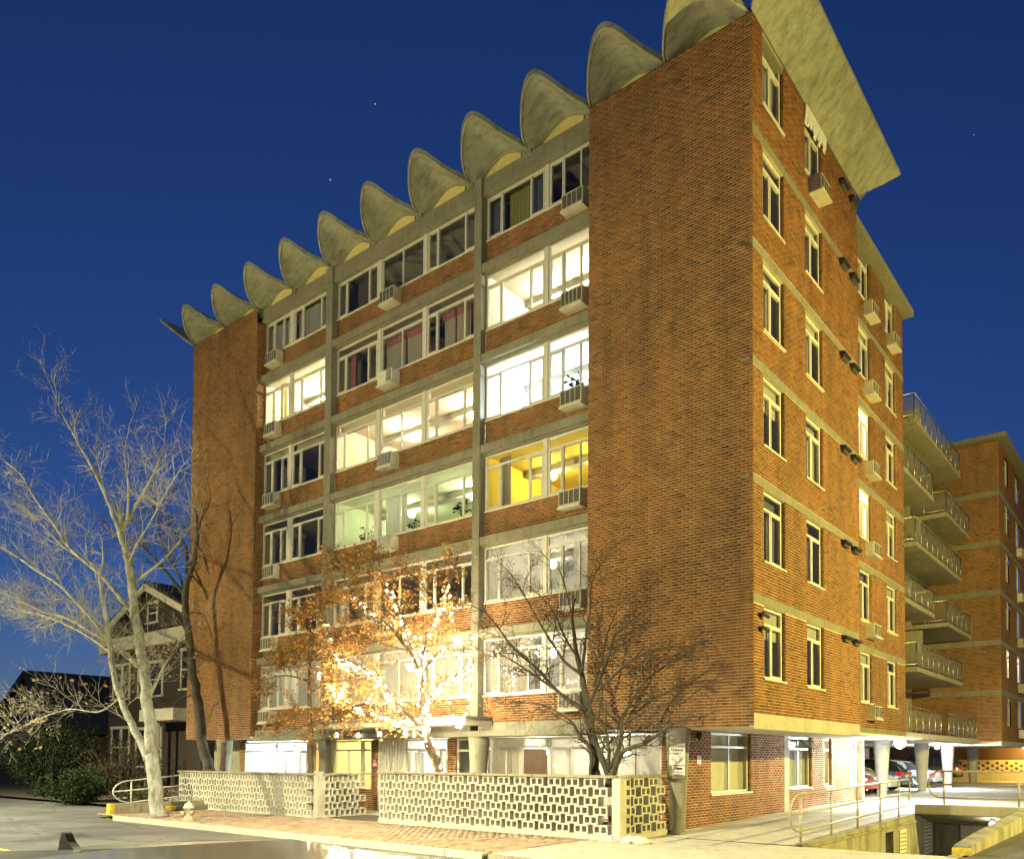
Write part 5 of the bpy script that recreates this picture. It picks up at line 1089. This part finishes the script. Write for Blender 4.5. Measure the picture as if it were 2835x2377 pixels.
# ================================================================== lamps
def street_lamp(label, loc, aim, h, watt, col, arm=1.6, down=0):
    e = empty('street_lamp', loc, aim); tag(e, label, 'street lamp')
    MB().tube([(0,0,-.2),(0,0,h-.6),(.25,0,h-.12),(arm,0,h)], [.11,.075,.06,.04], 10).build('pole', m_steel, e, True)
    bevel(MB().box(arm-.15,arm+.5,-.13,.13,h-.02,h+.12).build('head', m_dark, e), .03)
    MB().lathe((arm+.18,0,h-.05), [(.02,-.06),(.1,-.04),(.12,.0),(.12,.02)], 12).build('lens', emit('street_lamp_glow', col, 30), e, True)
    ld = bpy.data.lights.new('lamp_or_fill_light', 'POINT'); ld.energy = watt; ld.color = col; ld.shadow_soft_size = .12
    lo = link(bpy.data.objects.new('lamp_or_fill_light', ld), e); lo.location = (arm+.18,0,h-.22)
    if down:                                                 # added spot brightening street and lower walls in place of headlights and light trails
        ld = bpy.data.lights.new('lamp_or_fill_light', 'SPOT'); ld.energy = down; ld.color = (1,.93,.62); ld.shadow_soft_size = .12; ld.spot_size = R(158); ld.spot_blend = .45
        lo = link(bpy.data.objects.new('lamp_or_fill_light', ld), e); lo.location = (arm+.18,0,h-.22)
SOD = (1,.62,.18)
street_lamp('tall street lamp across the road, left of the house drive', (-27,-15.6,0), math.pi/2, 8.5, 7200, (1,.86,.36), 1.6, 20000)
street_lamp('tall street lamp on the near pavement facing the block walls', (-4.5,-16.6,0), math.pi/2, 8.5, 6000, (1,.86,.34), 1.6, 16500)
street_lamp('yellow sodium lamp over the asphalt lot beside the ramp', (17.5,4.8,0), math.pi, 7.3, 24500, (1,.81,.19), 1.2)
fl = empty('floodlight', (-.45,12.0,2.34)); tag(fl, 'dazzling white floodlight under the side soffit by the parking deck', 'floodlight')
MB().box(-.14,.14,-.1,.06,-.02,.10).build('housing', m_dark, fl); MB().lathe((0.05,.0,-.06), [(.005,-.2),(.13,-.15),(.2,0),(.13,.08)], 16).build('lens', emit('flood_glow', (.85,.95,1), 5500*.36), fl, True)
fl2 = empty('floodlight', (-2.6,26.0,2.36)); tag(fl2, 'smaller white floodlight deeper under the parking deck roof', 'floodlight')
MB().box(-.14,.14,-.06,.06,-.02,.10).build('housing', m_dark, fl2); MB().lathe((0,0,-.07), [(.005,-.07),(.07,-.05),(.1,0),(.06,.04)], 12).build('lens', emit('flood_glow', (.9,.97,1), 5500*.8), fl2, True)
wl = empty('wall_lamp', (-1.0,42.7,2.6)); tag(wl, 'amber wall lamp above the far pierced block wall', 'lamp')
MB().box(-.08,.08,.0,.1,-.1,.1).build('bracket', m_dark, wl); MB().lathe((0,-.1,-.05), [(.01,-.14),(.1,-.1),(.13,0),(.08,.1)], 12).build('lens', emit('amber_glow', (1,.62,.10), 1600), wl, True)
MB().box(-12,8,44.0,44.3,.2,3.4).build('far_building', m_wood); fb = bpy.data.objects['far_building']; tag(fb, 'dark brown boarded back wall beyond the far pierced wall', 'wall')
# ================================================================== cars
def carpaint(name, col):
    t = Nt(name); t.bsdf(col, .28, .25, None, spec=.6, **{'Coat Weight': .8, 'Coat Roughness': .05}); return t.m
m_carglass = Nt('car_glass'); m_carglass.bsdf((.015,.017,.02), .05, 0, None, spec=.8); m_carglass = m_carglass.m
t_ = Nt('tail_light'); t_.bsdf((.45,.015,.02), .15, 0, None, spec=.6, **{'Emission Color': (1,.03,.03,1), 'Emission Strength': .25}); m_tail = t_.m
t_ = Nt('head_light'); t_.bsdf((.75,.76,.78), .1, .2, None, spec=.8); m_headl = t_.m
m_rim = plain('alloy_rim', (.55,.55,.55), .3, .9, .1)
STY = {'sedan': dict(L=4.7, W=1.8, prof=[(-2.35,.55,.62),(-2.25,.40,.86),(-1.75,.30,.98),(-1.1,.25,1.02),(0,.25,1.0),(.95,.25,.98),(1.6,.27,.92),(2.1,.32,.80),(2.35,.45,.60)], cab=[(-1.65,.98,.99,.78),(-1.0,1.36,.99,.64),(-.2,1.45,.99,.62),(.35,1.42,.98,.62),(1.15,.98,.96,.76)]),
       'wagon': dict(L=4.6, W=1.82, prof=[(-2.3,.55,.7),(-2.25,.40,.98),(-1.8,.32,1.02),(-1.0,.28,1.02),(0,.28,1.0),(.9,.28,1.0),(1.55,.3,.95),(2.05,.34,.83),(2.3,.45,.62)], cab=[(-2.22,1.0,1.0,.8),(-1.95,1.44,1.0,.66),(-.8,1.53,1.0,.64),(.2,1.5,1.0,.64),(1.1,.98,.98,.78)]),
       'suv': dict(L=4.7, W=1.88, prof=[(-2.35,.6,.8),(-2.3,.5,1.15),(-1.8,.42,1.18),(-1.0,.38,1.18),(0,.38,1.16),(.8,.38,1.15),(1.5,.40,1.10),(2.2,.42,1.02),(2.35,.5,.75)], cab=[(-2.27,1.17,1.16,.86),(-2.15,1.74,1.16,.74),(-.8,1.80,1.16,.72),(.15,1.78,1.15,.72),(.85,1.14,1.13,.84)])}
def car(label, loc, rz, style, paint, fin=False, group='cars parked under the deck'):
    S_ = STY[style]; c = empty('parked_car', loc, rz); tag(c, label, 'car', group); W = S_['W']/2
    m = MB(); rings = []
    P = S_['prof']; xs = [p[0] for p in P]
    def at(x, j): return float(np.interp(x, xs, [p[j] for p in P]))
    st_ = list(np.linspace(xs[0], xs[-1], 27))
    for x in st_:
        zb, zt = at(x,1), at(x,2); e = abs(x)/(S_['L']/2); w = W*(1-.16*max(0,(e-.55)/.45)**2.2)
        h = zt-zb
        ring = [(0,zb),(w*.85,zb),(w*.97,zb+h*.18),(w,zb+h*.45),(w*.985,zb+h*.68),(w*.93,zb+h*.9),(w*.80,zt),(w*.4,zt+.025),(0,zt+.03)]
        rings.append([(x,y,z) for y, z in ring] + [(x,-y,z) for y, z in ring[::-1][1:-1]])
    n = len(rings[0])
    for r in rings: m.v += r
    for i in range(len(rings)-1):
        for k in range(n): k2 = (k+1) % n; m.f.append((i*n+k, i*n+k2, (i+1)*n+k2, (i+1)*n+k))
    m.f.append(tuple(range(n))[::-1]); m.f.append(tuple((len(rings)-1)*n+k for k in range(n))); m.m = [0]*len(m.f)
    b = m.build('body', paint, c, True); b.modifiers.new('s', 'EDGE_SPLIT').split_angle = R(38)
    # cabin: glass sides with a painted roof and pillars
    Cb = S_['cab']; cx_ = [q[0] for q in Cb]
    g = MB(); rf = MB(); pil = MB(); ring2 = []
    for x in np.linspace(cx_[0], cx_[-1], 15):
        zt = float(np.interp(x, cx_, [q[1] for q in Cb])); zl = float(np.interp(x, cx_, [q[2] for q in Cb]))-.03; wt = float(np.interp(x, cx_, [q[3] for q in Cb]))*W
        wl_ = W*.93; ring2.append([(x,wl_,zl),(x,(wl_+wt)/2+.02,(zl+zt)/2),(x,wt,zt-.03),(x,wt*.8,zt),(x,0,zt+.015),(x,-wt*.8,zt),(x,-wt,zt-.03),(x,-(wl_+wt)/2-.02,(zl+zt)/2),(x,-wl_,zl)])
    for A, B in zip(ring2, ring2[1:]):
        for k in range(8): g.quad(A[k], A[k+1], B[k+1], B[k])
    g.poly(ring2[0]); g.poly(ring2[-1]); g.build('cabin_glass', m_carglass, c, False)
    top = [r for r in ring2 if cx_[1]-.1 <= r[4][0] <= cx_[3]+.1]
    up = Vector((0,0,.012))
    for A, B in zip(top, top[1:]):
        for k in range(2,6): rf.quad(Vector(A[k])+up, Vector(A[k+1])+up, Vector(B[k+1])+up, Vector(B[k])+up)
    rf.build('roof', paint, c, True)
    for idx in (0, 5, 9, 14):
        for s in (0, 8):
            q = ring2[idx]; e = {0: 2, 14: -2}.get(idx, 0); tp = ring2[idx+e][2 if s == 0 else 6]
            pil.tube([q[s], q[1 if s == 0 else 7], tp], .035, 6)
    pil.build('pillar', paint, c, True)
    wr = .33 if style != 'suv' else .38
    for x in (-1.35, 1.38):
        for s in (-1, 1):
            y = s*(W-.10); wheel = MB().lathe((x, y, wr), [(wr*.62,-.1),(wr*.93,-.1),(wr,-.06),(wr,.06),(wr*.93,.1),(wr*.62,.1)], 24, 'y').build('wheel', m_blackrub, c, True)
            MB().lathe((x, y, wr), [(.03,s*.11),(.06,s*.105),(wr*.6,s*.09),(wr*.64,s*.1),(wr*.64,s*.05)], 20, 'y').build('rim', m_rim, wheel)
            sp = MB()
            for k in range(5):
                a = 2*math.pi*k/5; sp.tube([(x, y+s*.112, wr), (x+math.cos(a)*wr*.6, y+s*.105, wr+math.sin(a)*wr*.6)], .03, 5)
            sp.build('spoke', m_rim, wheel)
    zt = at(xs[0]+.1,2); L2 = S_['L']/2
    for s in (-1,1):
        bevel(MB().box(-L2-.005,-L2+.28,s*W*.62 if s > 0 else -W*.93, W*.93 if s > 0 else -W*.62, zt-.24, zt-.06).build('tail_light', m_tail, c), .04, 3)
        bevel(MB().box(L2-.38,L2-.06,s*W*.55 if s > 0 else -W*.90, W*.90 if s > 0 else -W*.55, .60 if style != 'suv' else .78, .76 if style != 'suv' else .96).build('headlight', m_headl, c), .05, 3)
        bevel(MB().box(.75,.95,s*(W+.02) if s > 0 else -W-.2, W+.2 if s > 0 else s*(W+.02)*1.0, .98 if style != 'suv' else 1.16, 1.1 if style != 'suv' else 1.32).build('wing_mirror', paint, c), .03)
    bevel(MB().box(-L2-.05,-L2+.12,-W*.86,W*.86,.34 if style != 'suv' else .48,.56 if style != 'suv' else .68).build('bumper', paint if style != 'suv' else m_dark, c), .05, 3)
    bevel(MB().box(L2-.12,L2+.05,-W*.84,W*.84,.30,.50).build('bumper', paint, c), .05, 3)
    MB().box(-L2-.012,-L2-.004,-.26,.26,.66 if style != 'suv' else .80,.80 if style != 'suv' else .94).build('number_plate', m_sign, c)
    if fin:
        MB().prism([(-1.185,1.51),(-1.180,1.545),(-1.168,1.572),(-1.155,1.580),(-1.145,1.576),(-1.12,1.556),(-1.09,1.541),(-1.06,1.532),(-1.06,1.51)], -.010, .010, lambda y, x, z: Vector((x, y, z))).build('antenna_fin', m_dark, c)
    return c
p_red = carpaint('red_car_paint', (.35,.02,.03)); p_white = carpaint('white_car_paint', (.72,.73,.74)); p_blue = carpaint('blue_car_paint', (.06,.11,.17)); p_silver = carpaint('grey_car_paint', (.23,.27,.32)); p_black = carpaint('dark_car_paint', (.035,.03,.03)); p_grey = carpaint('charcoal_car_paint', (.16,.165,.16))
car('red car parked nose-out nearest the brick wall end', (-5.2,16.7,.2), 0, 'sedan', p_red)
car('white sedan parked tail-out beside the red car', (-5.3,19.6,.2), math.pi, 'sedan', p_white)
car('dark blue wagon parked behind the white sedan', (-5.4,22.4,.2), math.pi, 'wagon', p_blue)
car('grey-blue sedan with bright alloy wheels between deck columns', (-5.3,27.6,.2), math.pi, 'sedan', p_silver)
car('black boxy off-road vehicle at the far end of the parking row', (-5.3,32.4,.2), math.pi, 'suv', p_black)
for o in COL.objects:
    if o.name.startswith('parked_car') and o.type == 'EMPTY' and 'red car' in o['label']: o.rotation_euler.z = 0; o.location.x = -5.2
cf = car('charcoal hatchback with shark-fin antenna parked in the street foreground', (5.95,-14.16,-.13), 0, 'wagon', p_grey, True, 'cars parked along the street')
cf.scale = (1.04,1.04,1.04)
# ================================================================== neighbouring house and planting on the left
m_siding = plain('dark_siding', (.05,.036,.03), .8, 0, .3, 8, .2); m_trim = plain('weathered_white_trim', (.58,.55,.46), .7, 0, .25, 10, .2); m_shingle = plain('roof_shingle', (.022,.022,.024), .9, 0, .4, 14, .4)
def house(label, x0, x1, y0, depth, eave, peak, peakx, wins, name='house', m_trim=m_trim, fascia=True):
    h = empty(name, (x0,y0,0)); tag(h, label, 'house'); w = x1-x0; px = peakx-x0
    m = MB().box(0, w, .02, depth, 0, eave); m.poly([(0,.02,eave),(w,.02,eave),(px,.02,peak)]); m.poly([(0,depth,eave),(w,depth,eave),(px,depth,peak)]); m.build('wall', m_siding, h)
    sd = MB(); z = .3
    while z < peak-.3:
        a, b = 0, w
        if z > eave: t = (z-eave)/(peak-eave); a, b = px*t, w-(w-px)*t
        sd.prism([(.02,z),(-.012,z),(.004,z+.11),(.02,z+.11)], a, b, WORLD); z += .115
    s_ = sd.build('siding', m_siding, h); s_['kind'] = 'stuff'
    ov = .45
    for sx, ex in ((px, -ov), (px, w+ov)):
        ez = eave - ov*(peak-eave)/(abs(px-(0 if ex < 0 else w)))
        m = MB(); a = Vector((sx,-ov,peak+.02)); b = Vector((ex,-ov,ez)); dn = Vector((0,0,.14)); back = Vector((0,depth+2*ov,0))
        m.quad(a+dn, b+dn, b+dn+back, a+dn+back); m.quad(a, b, b+back, a+back); m.quad(b, b+dn, b+dn+back, b+back); m.quad(a, b, b+dn, a+dn)
        r_ = m.build('roof', m_shingle, h)
        nrm = Vector((b.z-a.z, 0, -(b.x-a.x))); nrm.normalize()
        if nrm.z > 0: nrm = -nrm
        k = MB(); o2 = Vector((0,-.03,0)); k.quad(a+o2, b+o2, b+o2+nrm*.32, a+o2+nrm*.32); k.quad(a+o2+Vector((0,.05,0)), b+o2+Vector((0,.05,0)), b+o2+nrm*.32+Vector((0,.05,0)), a+o2+nrm*.32+Vector((0,.05,0))); k.build('bargeboard', m_trim, r_)
    if fascia: bevel(MB().box(-.3,w+.3,-.45,.0,eave-1.15,eave-.45).build('fascia', m_trim, h), .03)
    for (a, e, z0, z1) in wins:
        a -= x0; e -= x0
        f_ = MB().box(a-.1,a,-.06,.0,z0,z1).box(e,e+.1,-.06,.0,z0,z1).box(a-.14,e+.14,-.08,.0,z1,z1+.14).box(a-.16,e+.16,-.12,.0,z0-.1,z0).box(a,e,-.04,.0,(z0+z1)/2-.03,(z0+z1)/2+.03).build('window', m_trim, h)
        MB().quad((a,-.015,z0),(e,-.015,z0),(e,-.015,z1),(a,-.015,z1)).build('pane', glass_dark, f_)
    return h
hs = house('dark clapboard house with steep white-trimmed gable left of the brick building', -39.6, -29.5, 3, 10, 8.35, 10.35, -34.7,
    [(-39.0,-38.1,4.8,6.5),(-37.9,-37.2,4.8,6.5),(-36.1,-33.6,4.8,6.4),(-39.05,-38.1,1.3,3.2),(-37.9,-37.1,1.3,3.2),(-36.2,-33.6,1.3,3.1),(-35.2,-34.3,8.5,9.4),(-31.6,-30.9,5.0,6.8)])
for x, w_ in ((-32.5,.22),(-31.75,.16)): bevel(MB().box(x+39.6,x+39.6+w_,-1.2,-.95,.3,3.4).build('porch_post', m_trim, hs), .02)
bevel(MB().box(6.9,10.2,-1.4,.0,3.4,3.95).build('porch_roof', m_trim, hs), .02); MB().box(8.6,10.0,-.05,-.01,.4,3.0).build('door', m_siding, hs); MB().box(6.9,10.2,-1.4,0,.0,.3).build('porch_floor', m_trim, hs)
h2 = house('low dark-roofed house half hidden behind the left shrubs', -62, -46, 4, 9, 3.3, 7.2, -54, [(-58,-57,1.2,2.6),(-51,-50,1.2,2.6)], m_trim=m_shingle, fascia=False)
MB().box(.0,15.9,-.06,.0,2.5,3.3).build('gable_band', plain('tan_board', (.22,.19,.12), .9), h2)
def shrub(label, loc, rx, ry, h, n, seed, leaf=m_leaf_green, size=.13, stems=26, name='shrub'):
    rr = random.Random(seed); T = empty(name, loc); tag(T, label, 'shrub'); m = MB(); lf = MB()
    for _ in range(stems):
        a = rr.uniform(0, 6.28); q = rr.random()**.5; e = Vector((math.cos(a)*rx*q, math.sin(a)*ry*q, h*rr.uniform(.45,1)*(1-.4*q)))
        m.tube([(e.x*.15,e.y*.15,-.05), e*.5+Vector((rr.gauss(0,.1),rr.gauss(0,.1),.1)), e], [.03,.018,.006], 4, False)
        for _2 in range(n//stems):
            t = rr.random()**.6; p = e*t + Vector((rr.gauss(0,.22), rr.gauss(0,.22), rr.gauss(0,.18))); p.z = max(.03, p.z)
            d = Vector((rr.gauss(0,1),rr.gauss(0,1),rr.gauss(0,1))).normalized(); b = rnd_perp(d, rr); s = size*rr.uniform(.5,1.3)
            lf.poly([p, p+(d*.5+b*.35)*s, p+d*s, p+(d*.5-b*.35)*s])
    m.build('stem', m_bark_grey, T); l = lf.build('leaves', leaf, T); l['kind'] = 'stuff'
shrub('tall dark evergreen shrub at the left edge of the street', (-34.5,-1.4,0), 3.6, 1.8, 4.3, 8000, 21, stems=60)
shrub('dark evergreen shrub between the low-roofed house and the clapboard house', (-39.5,.8,0), 3.2, 1.6, 4.6, 6000, 27, stems=60)
shrub('round evergreen shrub with lighter tips near the left edge', (-27.5,-2.6,0), 1.5, 1.2, 1.7, 3200, 22, leafmat('light_evergreen', (.02,.036,.014), (.05,.075,.03)))
shrub('brown twiggy bush before the clapboard house', (-30.4,.0,0), 3.0, 1.6, 3.3, 3600, 23, leafmat('brown_twig_leaf', (.05,.035,.02), (.12,.085,.05)), .09, 90)
shrub('low olive bush beside the white looped handrail', (-25.0,-1.2,0), 1.6, .8, .75, 1600, 24, leafmat('olive_leaf', (.06,.06,.02), (.13,.12,.05)), .09)
# dark trees behind the houses
for i, (x, y, s, lb) in enumerate(((-36,16,1.25,'dark bare tree behind the clapboard house gable'), (-47,13,1.15,'dark bare tree between the two houses'), (-60,18,1.3,'dark bare tree far behind the low-roofed house'))):
    rr = random.Random(40+i); limbs = [[(x,y,0,.28*s),(x+.1,y,3*s,.22*s),(x,y+.1,5.5*s,.16*s)]]
    for j in range(9):
        a = j*2.4+i; z = 3.2*s+j*.35*s; e = (x+math.cos(a)*2.8*s, y+math.sin(a)*2.2*s, z+2.9*s)
        limbs.append([(x,y,z,.09*s),(x+math.cos(a)*1.1*s,y+math.sin(a)*.9*s,z+1.0*s,.06*s),(*e,.02)])
    tree('bare_tree', lb, limbs, m_bark_grey, 60+i, step=.7, L0=1.7, depth=2, up=.2, start=.2, tw=1.6)
# things glimpsed through the right block wall
for nm, lb, loc, mt_, r, h in (('bucket','yellow plastic bucket behind the right block wall',(-4.6,-1.15,.62),m_yellow,.15,.4),('flowerpot','terracotta pot behind the right end of the block wall',(-2.9,-1.1,.35),plain('terracotta', (.40,.13,.06), .8),.17,.35)):
    e = empty(nm, (loc[0],loc[1],0)); tag(e, lb, nm); MB().lathe((0,0,loc[2]-.02), [(r*.7,0),(r*.95,h*.9),(r,h*.92),(r,h),(r*.9,h),(r*.85,h*.5)], 14).build('pot', mt_, e, True)
    MB().box(-.25,.25,-.2,.2,0,loc[2]-.03).build('stand', m_wood, e)

# ================================================================== litter, covers, indoor plants
lf = MB(); rr = random.Random(77)
for _ in range(1500):
    x = rr.uniform(-19,4); y = rr.choice((rr.gauss(-5.2,.25), rr.uniform(-4.8,-2), rr.gauss(-2.15,.12), rr.gauss(-4.7,.15))); z = (-.122 if y < -5.0 else .012)
    a = rr.uniform(0,6.28); s_ = rr.uniform(.02,.05); d = Vector((math.cos(a),math.sin(a),rr.uniform(-.2,.3)))*s_; b = Vector((-math.sin(a),math.cos(a),rr.uniform(-.2,.2)))*s_*.7; p = Vector((x,y,z))
    lf.poly([p, p+d*.5+b*.6, p+d, p+d*.5-b*.6])
fl_ = lf.build('fallen_leaves', m_leaf_dead); fl_['kind'] = 'stuff'
mh = empty('manhole_cover', (-8.5,-7.4,-.128)); tag(mh, 'round iron manhole cover in the road before the right block wall', 'manhole cover')
MB().lathe((0,0,0), [(.34,0),(.34,.008),(.30,.009),(.30,.004),(.005,.005)], 24).build('cover', m_dark, mh)
def plant(label, loc, h, n, seed):
    rr = random.Random(seed); e = empty('potted_plant', loc); tag(e, label, 'plant'); lf = MB(); st_ = MB()
    MB().lathe((0,0,0), [(.07,0),(.1,.16),(.11,.16),(.11,.18),(.09,.18),(.08,.1)], 12).build('pot', plain('pot_clay', (.35,.14,.07), .8), e, True)
    for _ in range(n):
        a = rr.uniform(0,6.28); r = rr.uniform(.05,.32); tip = Vector((math.cos(a)*r, math.sin(a)*r*.6, .2+h*rr.uniform(.3,1)))
        st_.tube([(0,0,.15), tip*.5+Vector((0,0,.12)), tip], .005, 3, False); d = Vector((math.cos(a),math.sin(a),rr.uniform(-.5,.5)))*.14; b = Vector((-math.sin(a),math.cos(a),.2))*.05
        lf.poly([tip, tip+d*.5+b, tip+d, tip+d*.5-b])
    st_.build('stem', m_leaf_green, e); lf.build('leaves', m_leaf_green, e)['kind'] = 'stuff'
plant('tall potted plant behind the left panes of the pale green room', (-14.75,1.0,zk(2)+.55), .75, 46, 1); plant('potted plant behind the right panes of the pale green room', (-9.75,.66,zk(2)+.70), .45, 40, 2)
plant('leafy potted plant on the sill of the bluish-white room above the air conditioner', (-5.45,.62,zk(3)+.70), .35, 40, 3); plant('small potted plant in the middle of the pale green room window', (-12.0,.66,zk(2)+.68), .25, 22, 4)
